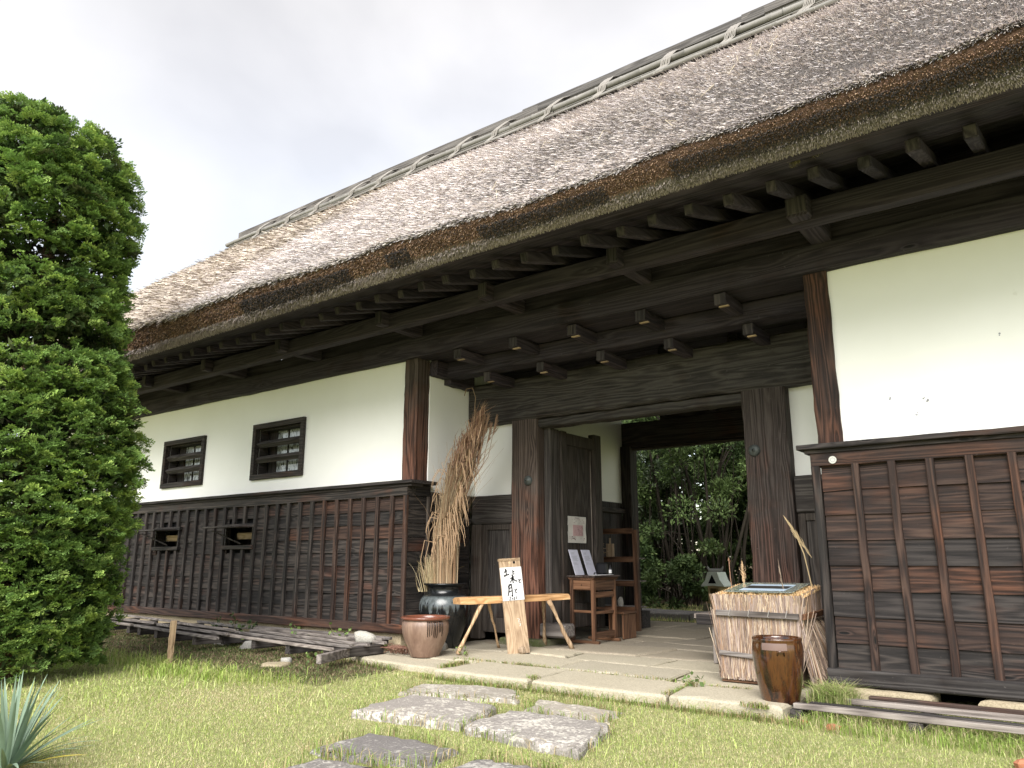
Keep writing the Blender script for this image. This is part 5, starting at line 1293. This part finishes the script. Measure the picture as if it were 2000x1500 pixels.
# shrine
SHR = thing('stone_shrine', 'miniature stone shrine with pale flared roof on a mossy block', 'shrine', (-6.05, 14.5, 0))
M_sh = stone_mat('ochre_stone', (.33, .25, .12), (.42, .33, .18)); M_rf = stone_mat('pale_roof_stone', (.66, .72, .66), (.78, .84, .78))
V, F = slab([(-6.42, 14.2), (-5.72, 14.2), (-5.72, 14.9), (-6.42, 14.9)], -.2, .19, .03, .01, 7); obj('base_block', V, F, M_moss, SHR)
mb = MB(); X0, X1, Y0, Y1, Z0, Z1 = -6.28, -5.86, 14.32, 14.8, .22, .60
mb.add(*cbox(X0 - .03, X1 + .03, Y0 - .03, Y1, .19, .24, .005)); mb.add(*cbox(X0, X0 + .07, Y0, Y0 + .08, .24, Z1, .004)); mb.add(*cbox(X1 - .07, X1, Y0, Y0 + .08, .24, Z1, .004)); mb.add(*cbox(X0 + .07, X1 - .07, Y0, Y0 + .08, Z1 - .06, Z1, .004))
mb.add(*cbox(X0, X0 + .05, Y0 + .08, Y1, .24, Z1, .004)); mb.add(*cbox(X1 - .05, X1, Y0 + .08, Y1, .24, Z1, .004)); mb.add(*cbox(X0, X1, Y1 - .001, Y1 + .05, .24, Z1, .004)); mb.build('shrine_body', M_sh, SHR)
rp = [(-6.44, .60), (-6.40, .63), (-6.28, .74), (-6.22, .88), (-6.20, .93), (-5.92, .93), (-5.90, .88), (-5.84, .74), (-5.72, .63), (-5.68, .60)]
V, F = prism([(-6.45, .585), (-6.07, .61), (-5.69, .585), (-5.69, .61), (-5.82, .74), (-5.90, .92), (-6.22, .92), (-6.30, .74), (-6.45, .61)], 14.2, 14.9, lambda u, v, d: (u, d, v)); obj('shrine_roof', V, F, M_rf, SHR)
V, F = prism([(-6.20, .66), (-5.94, .66), (-6.07, .86)], 14.19, 14.199, lambda u, v, d: (u, d, v)); obj('gable_recess', V, F, M_dark, SHR)
V, F = tube([(-6.34, 14.5, 1.05), (-6.28, 14.5, .97), (-6.2, 14.5, .955), (-5.94, 14.5, .955), (-5.86, 14.5, .97), (-5.80, 14.5, 1.05)], [.02, .04, .045, .045, .04, .02], 8); obj('shrine_ridge', V, F, stone_mat('ridge_stone', (.34, .34, .31), (.45, .45, .42)), SHR)

for _o in [SHR]:
    _o.scale = (.60, .60, .80)
def leaf_cloud(g, C, s, n, size, pal, up=.3, droop=0., aspect=.42):
    """n leaves scattered in ellipsoidal clumps. C (m,3) centres, s (m,) radii"""
    m = len(C); idx = g.integers(0, m, n); d = g.normal(0, 1, (n, 3)); d /= np.linalg.norm(d, axis=1, keepdims=True)
    r = g.random(n) ** .45; P = C[idx] + d * (r * s[idx])[:, None] * np.array([1, 1, .62])
    D = d + g.normal(0, .6, (n, 3)); D[:, 2] += up; D[:, 2] -= droop; D /= np.linalg.norm(D, axis=1, keepdims=True)
    L = size * g.uniform(.6, 1.35, n); N = g.normal(0, .6, (n, 3)); N[:, 2] += 1
    W = np.cross(D, N); W /= np.linalg.norm(W, axis=1, keepdims=True) + 1e-9
    D = D * L[:, None]; W = W * (L * aspect * .5)[:, None]; fold = np.cross(W, D); fold /= np.linalg.norm(fold, axis=1, keepdims=True) + 1e-9; fold *= (L * .08)[:, None]
    V = np.stack([P, P + D * .45 + W + fold, P + D, P + D * .45 - W + fold], 1).reshape(-1, 3); F = np.arange(4 * n).reshape(-1, 4)
    pal = np.array(pal); cc_ = g.integers(0, len(pal), m); c = pal[np.where(g.random(n) < .6, cc_[idx], g.integers(0, len(pal), n))] * g.uniform(.75, 1.3, (n, 1))
    return V, F, np.repeat(c, 4, 0)
def shrub(name, label, cat, x, y, h, rx, ry, n, size, pal, seed, z0=.0, stems=8, group=None, nclump=60, hollow=.55, up=.3, droop=0., aspect=.42):
    g = np.random.default_rng(seed); o = thing(name, label, cat, (x, y, -.1), group)
    a = g.uniform(0, 6.283, nclump); u = g.random(nclump); zz = z0 + (h - z0) * u ** .8; rr = (hollow + (1 - hollow) * g.random(nclump)) * np.sqrt(np.clip(1 - ((zz / h) * 1.0 - .45) ** 2 * 2.3, .08, 1))
    C = np.stack([x + rx * rr * np.cos(a), y + ry * rr * np.sin(a), zz], 1); s = g.uniform(.28, .6, nclump) * min(rx, ry, 1.6) * .6
    V, F, c = leaf_cloud(g, C, s, n, size, pal, up, droop, aspect); obj('crown', V, F, M_leafv, o, col=c, kind='stuff' if False else None)
    mb = MB()
    for k in range(stems):
        b0 = Vector((x + g.normal(0, rx * .22), y + g.normal(0, ry * .22), -.15)); t1 = Vector(C[g.integers(0, nclump)]); mid = b0.lerp(t1, .5) + Vector((g.normal(0, .12), g.normal(0, .12), h * .12)); r0 = g.uniform(.012, .03) * (1 + h * .12)
        P = [b0, b0.lerp(mid, .5) + Vector((g.normal(0, .04), 0, .1)), mid, mid.lerp(t1, .6), t1]; V, F = tube(P, [r0, r0 * .85, r0 * .7, r0 * .5, r0 * .25], 6); mb.add(V, F)
    mb.build('trunk', M_branch, o, smooth=True); return o
M_branch = flat_mat('branch_bark', (.045, .038, .030), .9, .1)
GD = [(.065, .10, .035), (.085, .13, .045), (.045, .075, .028), (.11, .155, .055)]
GB = [(.11, .17, .055), (.15, .22, .075), (.08, .125, .045), (.20, .27, .10)]
GY = [(.14, .20, .05), (.18, .22, .07), (.10, .15, .04), (.22, .26, .10)]
GG = [(.16, .21, .13), (.21, .26, .17), (.11, .155, .09), (.26, .31, .21)]
shrub('camellia_tree', 'broad glossy dark evergreen tree behind the right side of the gate opening', 'tree', -8.0, 18.2, 7.0, 2.3, 1.8, 38000, .095, GD + GB[:2], 1, .9, 16, nclump=110)
shrub('bamboo_thicket', 'grey green leafy thicket on slender stems in the middle of the opening', 'shrub', -10.4, 18.6, 6.0, 1.9, 1.5, 30000, .11, GG + GD[:1], 2, 1.6, 34, nclump=90, droop=.6, aspect=.3)
shrub('maple_tree', 'light green tree at the upper left of the gate opening', 'tree', -12.6, 19.6, 7.5, 2.0, 1.8, 28000, .09, GY + GB, 3, 1.5, 12, nclump=90)
shrub('aucuba_bush', 'low broad leafed bush by the mossy block', 'shrub', -9.6, 17.1, 1.45, 1.1, .6, 5200, .15, GB + GD, 4, .05, 10, nclump=45, droop=.3, aspect=.55)
shrub('ground_shrub', 'low dark shrub left of the stone shrine', 'shrub', -7.9, 16.4, 1.0, .9, .5, 3600, .11, GD, 5, .0, 8, nclump=30, droop=.2)
shrub('far_tree', 'dark tree standing far behind at the left of the yard', 'tree', -16.5, 21, 7.5, 3.0, 2, 14000, .22, GD + GB, 6, .4, 10, nclump=90)
shrub('far_tree', 'dark tree standing far behind at the right of the yard', 'tree', -4.2, 20, 7.0, 2.6, 2, 14000, .22, GD + GB, 7, .4, 10, nclump=90)
shrub('far_tree', 'tall dense tree closing the view behind the thicket', 'tree', -11.0, 22.5, 9.0, 3.6, 2, 22000, .24, GD + GG[:1], 8, .0, 10, nclump=130)
shrub('far_tree', 'dense dark tree closing the view behind the evergreen', 'tree', -7.2, 22.5, 8.5, 2.6, 2, 15000, .24, GD + GY[:1], 9, .8, 10, nclump=90)
shrub('understory_hedge', 'low dark evergreen mass under the thicket behind the gate', 'hedge', -9.4, 19.9, 3.4, 4.2, .8, 22000, .17, GD, 10, -.1, 10, nclump=150)
shrub('understory_hedge', 'dark hedge far right behind the big gate post', 'hedge', -5.2, 19.4, 3.0, 2.2, .8, 9000, .17, GD, 11, -.1, 10, nclump=80)
g = np.random.default_rng(44); C = np.stack([g.uniform(-26, 2, 420), g.uniform(25, 27.5, 420), g.uniform(-.2, 9.5, 420)], 1)
V, F, c = leaf_cloud(g, C, g.uniform(.7, 1.3, 420), 40000, .44, GD + GB[:1]); tag(obj('distant_wood', V, F, M_leafv, col=c, kind='stuff'), 'dark mass of woodland closing the view far behind the gate', 'woodland')
mb = MB(); g = np.random.default_rng(3)   # bamboo-like thin dark stems seen through the gate
for k in range(60):
    x = g.uniform(-11.5, -6.6); y = g.uniform(17.2, 18.8); mb.add(*tube([(x, y, -.15), (x + g.normal(0, .12), y, 1.2), (x + g.normal(0, .35), y, 3.4)], [.016, .014, .008], 4, False))
tag(mb.build('slender_stems', M_branch), 'many thin dark stems under the thicket behind the gate', 'stems')['kind'] = 'stuff'
# far ground litter strip & grass beyond the gate
g = np.random.default_rng(14); n = 16000; x = g.uniform(-14, -4, n); y = g.uniform(11.95, 17.5, n); keep = ~((y > 13.3) & (y < 14.45)); x, y = x[keep], y[keep]; n = len(x)
P = np.stack([x, y, np.full(n, -.1)], 1); D = g.normal(0, .4, (n, 3)); D[:, 2] = np.abs(D[:, 2]) + .8; D *= .055; W = g.normal(0, 1, (n, 3)); W[:, 2] = 0; W /= np.linalg.norm(W, axis=1, keepdims=True); W *= .008
V, F = blades(P, D, W); yl = (g.random(n) < np.where(y < 12.7, .65, .3))[:, None]; c = np.where(yl, [[.72, .60, .32]], [[.34, .42, .14]]) * g.uniform(.7, 1.25, (n, 1))
o = obj('yard_grass', V, F, M_grass, col=np.repeat(c, 3, 0), kind='stuff'); tag(o, 'patchy yellowing grass and fallen leaves behind the gate', 'grass')

# ================================================================== clipped cypress on the left
CY = thing('cypress_tree', 'tall clipped cypress column with layered bright green sprays at the left edge', 'tree', (-8.4, 3.2, -.1))
zR = np.array([-.0, .24, .67, 1.2, 2.0, 2.6, 3.1, 3.8, 4.5, 4.9, 5.2, 5.4, 5.53])
rR = np.array([1.04, 1.10, 1.18, 1.22, 1.27, 1.18, 1.06, 1.06, 1.14, 1.12, 1.0, .72, .25])
def rad(z): return np.interp(z, zR, rR)
def cen(z): q = .20 + np.clip((z - 2) / 3, 0, 1) * .20; return np.stack([-8.4 - .36 * q, 3.2 - .93 * q], -1)
g = np.random.default_rng(91)
def make_spray(g, k=64):
    """one flat fan-shaped hinoki spray: small scale leaves on forking twigs, in local x (out), y (side), z (up)"""
    P = []; D = []
    for br in range(9):
        a = (br - 4) * .28 + g.normal(0, .06); L = 1.0 - abs(br - 4) * .10 + g.normal(0, .05)
        for q in range(5):
            f = .30 + .70 * (q + g.random() * .5) / 5; p = np.array([math.cos(a) * L * f, math.sin(a) * L * f, -.26 * f * f + .05 * g.normal()])
            sd = 1 if q % 2 else -1; aa = a + sd * .55 + g.normal(0, .2); P.append(p); D.append(np.array([math.cos(aa), math.sin(aa), -.22 + g.normal(0, .22)]))
            if q > 3: P.append(p); D.append(np.array([math.cos(a), math.sin(a), .1 + g.normal(0, .25)]))
    P = np.array(P); D = np.array(D); D /= np.linalg.norm(D, axis=1, keepdims=True); return P, D
SPR = [make_spray(g) for _ in range(6)]
def cy_foliage(nt, per, size, inner, seed, pal):
    g = np.random.default_rng(seed); VV = []; CC = []
    zs = g.uniform(-.02, 5.55, nt * 3); acc = g.random(nt * 3) < rad(zs) / 1.28; zs = zs[acc][:nt]; th = g.uniform(0, 6.283, len(zs)); n_ = len(zs)
    gap = (np.abs(zs - 2.98 - .10 * np.sin(th * 2)) < .12) & (g.random(n_) < .85)
    gap |= (np.abs(zs - 3.80) < .10) & (np.cos(th + .5) > .1) & (g.random(n_) < .8)
    gap |= (np.abs(zs - 5.0) < .10) & (np.cos(th + .9) > .5) & (g.random(n_) < .8)
    gap |= (np.cos(th - 5.80) < -.60) & (zs < 5.2)      # the far side, turned to the wall, carries only the inner sprays
    zs, th = zs[~gap], th[~gap]; n_ = len(zs)
    capk = (zs > 5.2) & (g.random(n_) < .45)
    r = rad(zs) * np.where(capk, np.sqrt(g.random(n_)), 1.) * (.90 + g.normal(0, .05, n_) - inner * g.random(n_)) - .085
    C0 = cen(zs); tc_ = np.stack([C0[:, 0] + r * np.cos(th), C0[:, 1] + r * np.sin(th), zs], 1)
    out_ = np.stack([np.cos(th), np.sin(th), np.where(zs > 5.15, 1.2, .15)], 1)
    tc_ = np.repeat(tc_, per, 0); out_ = np.repeat(out_, per, 0); tr = np.repeat(g.uniform(.04, .085, n_), per); th = np.repeat(th, per); zs = np.repeat(zs, per); m = len(zs)
    d = g.normal(0, 1, (m, 3)); d[:, 2] = np.abs(d[:, 2]) * .75 - .12; d /= np.linalg.norm(d, axis=1, keepdims=True); d = d + out_ * 1.0; d /= np.linalg.norm(d, axis=1, keepdims=True)
    base = tc_ + d * tr[:, None] * np.array([1.15, 1.15, .62])
    ex = d + g.normal(0, .30, (m, 3)); ex[:, 2] = ex[:, 2] * .7 + .05; ex /= np.linalg.norm(ex, axis=1, keepdims=True)
    sd = np.cross(np.array([0, 0, 1.]), ex); sd /= np.linalg.norm(sd, axis=1, keepdims=True) + 1e-9; uz = np.cross(ex, sd); roll = g.normal(0, .5, m)
    ey = sd * np.cos(roll)[:, None] + uz * np.sin(roll)[:, None]; ez = np.cross(ex, ey)
    S = size * g.uniform(.7, 1.25, m); pal = np.array(pal); tcol = np.repeat(g.uniform(.8, 1.25, n_), per)[:, None]; pc = pal[g.integers(0, len(pal), m)] * tcol
    for t in range(6):
        ii = np.where(np.arange(m) % 6 == t)[0]; Pl, Dl = SPR[t]; k = len(Pl)
        B = np.stack([ex[ii], ey[ii], ez[ii]], 1)       # m,3(local),3
        P = base[ii][:, None] + np.einsum('kl,mlx->mkx', Pl, B) * S[ii][:, None, None]
        D = np.einsum('kl,mlx->mkx', Dl, B) * (S[ii][:, None, None] * .30); N = ez[ii][:, None] + g.normal(0, .45, D.shape)
        W = np.cross(D, N); W /= np.linalg.norm(W, axis=2, keepdims=True) + 1e-9; W *= (S[ii][:, None, None] * .075)
        V = np.stack([P, P + D * .55 + W, P + D, P + D * .55 - W], 2).reshape(-1, 3); VV.append(V)
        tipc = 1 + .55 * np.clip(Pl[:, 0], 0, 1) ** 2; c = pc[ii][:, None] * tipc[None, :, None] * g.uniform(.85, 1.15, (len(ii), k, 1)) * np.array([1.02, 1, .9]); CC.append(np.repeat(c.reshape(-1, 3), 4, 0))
    V = np.concatenate(VV); return V, np.arange(len(V)).reshape(-1, 4), np.concatenate(CC)
CP = [(.15, .25, .07), (.19, .29, .075), (.12, .205, .06), (.25, .35, .095), (.155, .25, .075)]
V, F, c = cy_foliage(4000, 4, .086, .08, 5, CP); obj('crown', V, F, M_leafv, CY, col=c)
V, F, c = cy_foliage(650, 5, .12, .45, 6, [(.05, .09, .03), (.065, .08, .035), (.06, .11, .032)]); obj('inner_foliage', V, F, M_leafv, CY, col=c)  # inner sprays get a darker palette, crown shade put into the colour
mb = MB()
V, F = tube([(-8.4, 3.2, -.2), (-8.38, 3.2, 1.5), (-8.44, 3.14, 3), (-8.46, 3.08, 4.4), (-8.45, 3.08, 5.5)], [.14, .11, .08, .05, .015], 10); obj('trunk', V, F, flat_mat('red_bark', (.16, .09, .06), .9, .1), CY, smooth=True)
g = np.random.default_rng(93); n_c = 900; zc_ = g.uniform(.05, 5.35, n_c); tc2 = g.uniform(0, 6.283, n_c); rc_ = rad(zc_) * g.uniform(.30, .80, n_c); c0_ = cen(zc_)
hole = (np.abs(zc_ - 2.98) < .09) | ((np.abs(zc_ - 3.80) < .07) & (np.cos(tc2 + .5) > .1))
C = np.stack([c0_[:, 0] + rc_ * np.cos(tc2), c0_[:, 1] + rc_ * np.sin(tc2), zc_], 1)[~hole]
V, F, c = leaf_cloud(g, C, np.full(len(C), .14), 40000, .085, [(.07, .115, .035), (.055, .09, .03), (.08, .10, .04)], .1, .2, .5); obj('shade_toned_foliage', V, F, M_leafv, CY, col=c)  # core leaves darkened, shade inside the crown put into their colour
g = np.random.default_rng(92)
for k in range(330):
    z = g.uniform(.3, 4.9); a = g.uniform(0, 6.283); c0 = cen(np.array(z)); R_ = float(rad(z)) * g.uniform(.5, .80); rise = g.uniform(.05, .25)
    p0 = Vector((c0[0], c0[1], z)); p1 = Vector((c0[0] + R_ * math.cos(a), c0[1] + R_ * math.sin(a), z + rise)); mid = p0.lerp(p1, .5) + Vector((g.normal(0, .04), g.normal(0, .04), .08)); mb.add(*tube([p0, mid, p1], [.014, .009, .004], 4, False))
    for j in range(3):
        q = mid.lerp(p1, g.random()); mb.add(*tube([q, q + Vector((g.normal(0, .1), g.normal(0, .1), .06)), q + Vector((g.normal(0, .16), g.normal(0, .16), .05))], [.004, .003, .0015], 3, False))
mb.build('branches', M_branch, CY, kind='stuff')

# ================================================================== yucca, weeds
def strap_leaf(base, d, L, wd, bend, n=8, fold=.25):
    d = Vector(d).normalized(); s = d.cross(Vector((0, 0, 1))); s = s.normalized() if s.length > .01 else Vector((1, 0, 0)); V = []; F = []; p = Vector(base)
    for k in range(n + 1):
        f = k / n; w_ = wd * min(1, .5 + 2.2 * f) * (1 - f ** 2.6) + .0006; up_ = s.cross(d); V += [p - s * w_ + up_ * w_ * fold, p, p + s * w_ + up_ * w_ * fold]; p = p + d * (L / n); d = (d + Vector((0, 0, -bend)) / n).normalized(); s = d.cross(Vector((0, 0, 1))).normalized() if abs(d.z) < .99 else s
    for k in range(n):
        a = 3 * k; F += [(a, a + 1, a + 4, a + 3), (a + 1, a + 2, a + 5, a + 4)]
    return V, F
M_yuc, t, b = newmat('yucca_leaf', .5, .3); v, c = coords(t, (1, 1, 1)); t.links.new(mix(t, noise(t, v, 12., 4), (.14, .21, .15), (.24, .32, .23)), b.inputs['Base Color'])
M_yel = flat_mat('yellow_leaf', (.62, .52, .10), .5, .2)
def yucca(x, y, n, L, label, seed, tw=.012):
    q = random.Random(seed); Y = thing('yucca_plant', label, 'yucca', (x, y, -.13)); mat = M_yuc
    for k in range(n):
        a = q.uniform(0, 6.283); el = q.uniform(.35, 1.45) if k > n * .3 else q.uniform(1.1, 1.5); d = (math.cos(a) * math.cos(el), math.sin(a) * math.cos(el), math.sin(el)); V, F = strap_leaf((x + .03 * math.cos(a), y + .03 * math.sin(a), -.12), d, L * q.uniform(.75, 1.1), tw * q.uniform(.8, 1.2), q.uniform(.1, 1.0) if el > 1 else q.uniform(.2, .7)); obj('leaf', V, F, mat, Y, smooth=True)
    return Y
Y1 = yucca(-4.74, 1.88, 50, .48, 'blue green yucca rosette at the bottom left corner', 4)
V, F = strap_leaf((-4.66, 1.92, -.10), (.62, .42, .26), .36, .016, .35); obj('yellow_leaf', V, F, M_yel, Y1, smooth=True)
yucca(-5.93, 1.72, 26, .72, 'second yucca rosette reaching in at the left edge above the first', 9, .012)
M_weed = vcol_mat('weed_leaf', .55, .3, .25)
def weed(x, y, h, n, label, seed, pal=((.15, .24, .06), (.20, .28, .08), (.11, .18, .05)), size=.05, rx=.12, z=None, name='leafy_weed'):
    g = np.random.default_rng(seed); z = float(gz(x, y)) if z is None else z; W_ = thing(name, label, 'weed', (x, y, z), 'leafy weeds among the boards and stones')
    C = np.stack([x + g.normal(0, rx, 8), y + g.normal(0, rx * .6, 8), z + h * g.uniform(.35, 1, 8)], 1); V, F, c = leaf_cloud(g, C, np.full(8, .04), n, size, pal, .1, .2, .75); obj('leaves', V, F, M_weed, W_, col=c)
    mb = MB()
    for q in range(8): mb.add(*tube([(x, y, z - .02), Vector(C[q]) * .5 + Vector((x, y, z + h * .3)) * .5, C[q]], [.003, .0025, .0015], 4, False))
    mb.build('stems', flat_mat('weed_stem', (.16, .14, .06)), W_)
WP = [(-6.42, 6.18, .16, 22, 'leafy weed trailing over the right end of the near duckboard'), (-6.0, 6.35, .24, 26, 'leafy weed just left of the clay pot'), (-7.25, 6.25, .30, 30, 'tall heart leaved weed growing through the near duckboard'), (-7.75, 6.1, .20, 26, 'bushy weed between slats in the middle of the near duckboard'), (-6.95, 6.35, .22, 16, 'single upright weed against the sill near the pot'), (-8.35, 6.45, .28, 16, 'upright pale weed against the sill'), (-8.6, 5.75, .16, 20, 'low weed between the two duckboards'), (-7.1, 5.75, .10, 16, 'small weed near the end beam'), (-5.42, 6.35, .16, 16, 'small green weed between the black vase and the bench leg'), (-6.6, 5.35, .10, 14, 'tiny weed at the end beam foot')]
for q, (x, y, h, n, lb) in enumerate(WP): weed(x, y, h, n, lb, q + 300, size=.055 if h > .2 else .042, rx=.07 if h < .2 else .09)
weed(-9.0, 6.05, .34, 60, 'feathery dark green weed arching over the middle duckboard', 333, ((.06, .10, .04), (.09, .13, .05)), .05, .22)
weed(-2.66, 5.86, .07, 16, 'small dandelion like weed on the paving joint before the straw box', 334, ((.14, .22, .07),), .05, .05, z=0)
# dry brush by the pot
g = np.random.default_rng(9); mb = MB()
for k in range(70): a = g.uniform(0, 6.28); p = Vector((-6.12 + g.normal(0, .10), 6.12 + g.normal(0, .06), .0)); mb.add(*tube([p, p + Vector((g.normal(0, .06), g.normal(0, .05), .06)), p + Vector((g.normal(0, .10), g.normal(0, .08), .05))], .004, 4, False))
tag(mb.build('dead_leaf_heap', flat_mat('dead_leaf', (.19, .10, .07))), 'small heap of brown dead leaves left of the clay pot', 'leaves')['kind'] = 'stuff'

# ================================================================== lawn grass
STP = [s[0] for s in STEP]
def onstone(x, y, grow=0.):
    m = np.zeros(len(x), bool)
    for p in STP: m |= inpoly(x, y, p, grow)
    return m | inpoly(x, y, PAVE_OUT, grow)
def scatter(n, xr, yr, seed, near=True):
    g = np.random.default_rng(seed); x = g.uniform(*xr, n); y = g.uniform(*yr, n)
    d = np.hypot(x, y); keep = g.random(n) < np.clip((6.2 / d) ** 1.7, .05, 1); px = (x * .797 + y * .603) / np.maximum(-x * .603 + y * .797, .1)
    keep &= (np.abs(px) < .74); dep = -x * .603 + y * .797; keep &= dep > 3.6
    return g, x[keep], y[keep]
def lawn(name, label, n, xr, yr, seed, h, wd, pal, cut=0., lean=.5, cond=None, segs=1):
    g, x, y = scatter(n, xr, yr, seed)
    k = ~onstone(x, y, cut) & ((y < 6.2) | (x < -6.6) & (y < 6.44) | (x > -1.87) & (y < 6.38))
    if cond is not None: k &= cond(g, x, y)
    x, y = x[k], y[k]; m = len(x); dist = np.hypot(x, y); kk = np.clip(dist / 6.5, .85, 1.7)
    P = np.stack([x, y, gz(x, y) - .006], 1); a = g.uniform(0, 6.283, m); ln = np.abs(g.normal(0, lean, m)); H = h * g.uniform(.5, 1.3, m)
    D = np.stack([np.cos(a) * ln, np.sin(a) * ln, np.ones(m)], 1) * H[:, None]; W = np.stack([np.cos(a + 1.6 + g.normal(0, .5, m)), np.sin(a + 1.6), np.zeros(m)], 1); W *= (wd * kk * g.uniform(.6, 1.3, m))[:, None]
    bend = np.stack([np.cos(a) * H * .4, np.sin(a) * H * .4, -H * .18], 1); V, F = blades(P, D, W, bend, segs)
    green, straw = pal; pn = sn(x, y, 1.1, 1.2) * .5 + sn(x, y, 4.5, 2) * .3
    fs = np.clip(.48 + pn * .55, .06, .92); isS = g.random(m) < fs; green = np.array(green); straw = np.array(straw)
    c = np.where(isS[:, None], straw[g.integers(0, len(straw), m)], green[g.integers(0, len(green), m)]) * g.uniform(.75, 1.25, (m, 1))
    o = obj(name, V, F, M_grass, col=np.repeat(c, 3 if segs == 1 else 5, 0), kind='stuff', origin=(0, 0, 0)); tag(o, label, 'grass'); return o
GRN = [(.40, .49, .13), (.48, .56, .18), (.32, .41, .11), (.55, .60, .26)]
STR = [(.68, .60, .36), (.76, .68, .44), (.56, .48, .28), (.46, .36, .21)]
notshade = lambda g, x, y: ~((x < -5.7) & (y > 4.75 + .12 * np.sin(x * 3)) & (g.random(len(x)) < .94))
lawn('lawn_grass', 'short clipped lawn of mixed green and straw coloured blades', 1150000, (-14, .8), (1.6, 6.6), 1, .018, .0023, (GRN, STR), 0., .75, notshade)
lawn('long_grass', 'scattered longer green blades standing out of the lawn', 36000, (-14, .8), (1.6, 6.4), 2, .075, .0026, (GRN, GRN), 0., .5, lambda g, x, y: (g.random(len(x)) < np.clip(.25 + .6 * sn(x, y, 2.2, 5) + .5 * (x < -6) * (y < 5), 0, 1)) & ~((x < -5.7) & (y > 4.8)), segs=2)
lawn('tall_grass', 'band of taller grass along the left edge of the lawn near the cypress', 42000, (-12, -5.4), (3.3, 5.1), 3, .12, .0028, ([(.26, .38, .07), (.33, .44, .10)], [(.42, .44, .16)]), 0., .38, lambda g, x, y: g.random(len(x)) < np.exp(-((y - 4.35 + .12 * np.sin(x * 2.4)) / .25) ** 2) * np.clip((-x - 5.3) / 1.8, 0, 1) * .55, segs=2)
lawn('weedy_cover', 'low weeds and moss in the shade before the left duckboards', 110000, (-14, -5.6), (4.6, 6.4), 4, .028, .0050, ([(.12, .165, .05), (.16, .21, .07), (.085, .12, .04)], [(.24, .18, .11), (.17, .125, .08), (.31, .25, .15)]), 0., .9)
lawn('corner_grass', 'tuft of tall green grass between the amber jar and the right wing', 30000, (-2.0, -1.15), (5.70, 6.38), 5, .20, .0024, ([(.24, .34, .08), (.32, .42, .12)], [(.42, .40, .20)]), -.0, .30, lambda g, x, y: g.random(len(x)) < .55 * np.clip(1.0 - np.hypot((x + 1.68) / .17, (y - 5.98) / .30) ** 1.5, 0, 1), segs=2)
lawn('edge_grass', 'fringe of grass along the slab in front of the right duckboard', 30000, (-2.2, .8), (5.2, 6.35), 6, .085, .0022, ([(.22, .33, .06), (.28, .38, .09)], [(.48, .42, .24)]), 0, .45, lambda g, x, y: (x > -1.75) & (g.random(len(x)) < .35), segs=2)
# joint grass and edging tufts
g = np.random.default_rng(61); PP = []
def along(pts, n, sp_=.02):
    for q in range(n):
        i = g.integers(0, len(pts) - 1); f = g.random(); a, b_ = pts[i], pts[i + 1]; PP.append((a[0] + (b_[0] - a[0]) * f + g.normal(0, sp_), a[1] + (b_[1] - a[1]) * f + g.normal(0, sp_)))
along([(-5.1, 5.36), (-3.5, 5.36), (-1.7, 5.30)], 1800, .03); along([(-5.35, 6.12), (-4.6, 6.15), (-4.2, 6.12)], 500, .014); along([(-4.2, 6.14), (-3.3, 6.10), (-2.7, 6.1)], 260, .012); along([(-3.98, 5.45), (-3.98, 5.62)], 120, .02)
along([(-2.74, 5.45), (-2.74, 6.05)], 160, .012); along([(-2.8, 5.98), (-2.3, 6.02)], 220, .02); along([(-2.12, 5.38), (-1.95, 5.42)], 260, .035); along([(-5.05, 5.6), (-5.1, 6.0)], 400, .03); along([(-6.6, 5.72), (-5.6, 5.55)], 300, .03)
for p in STP:
    along(list(p) + [p[0]], 260, .022)
PP = np.array(PP); n = len(PP); inside = onstone(PP[:, 0], PP[:, 1], -.03) & (PP[:, 1] < 5.3); PP = PP[~inside]; n = len(PP)
zb = np.where(inpoly(PP[:, 0], PP[:, 1], PAVE_OUT, -.10), -.02, -.10); P = np.stack([PP[:, 0], PP[:, 1], zb], 1); a = g.uniform(0, 6.28, n); H = np.where(zb > -.1, .040, .075) * g.uniform(.5, 1.4, n)
D = np.stack([np.cos(a) * .6, np.sin(a) * .6, np.ones(n)], 1) * H[:, None]; W = np.stack([-np.sin(a), np.cos(a), np.zeros(n)], 1) * .0026; bend = np.stack([np.cos(a) * H * .5, np.sin(a) * H * .5, -H * .2], 1)
V, F = blades(P, D, W, bend, 2); c = np.where((g.random(n) < .45)[:, None], [[.46, .37, .20]], [[.24, .34, .08]]) * g.uniform(.7, 1.2, (n, 1))
tag(obj('joint_grass', V, F, M_grass, col=np.repeat(c, 5, 0), kind='stuff'), 'thin grass growing in the slab joints and round the stepping stones', 'grass')
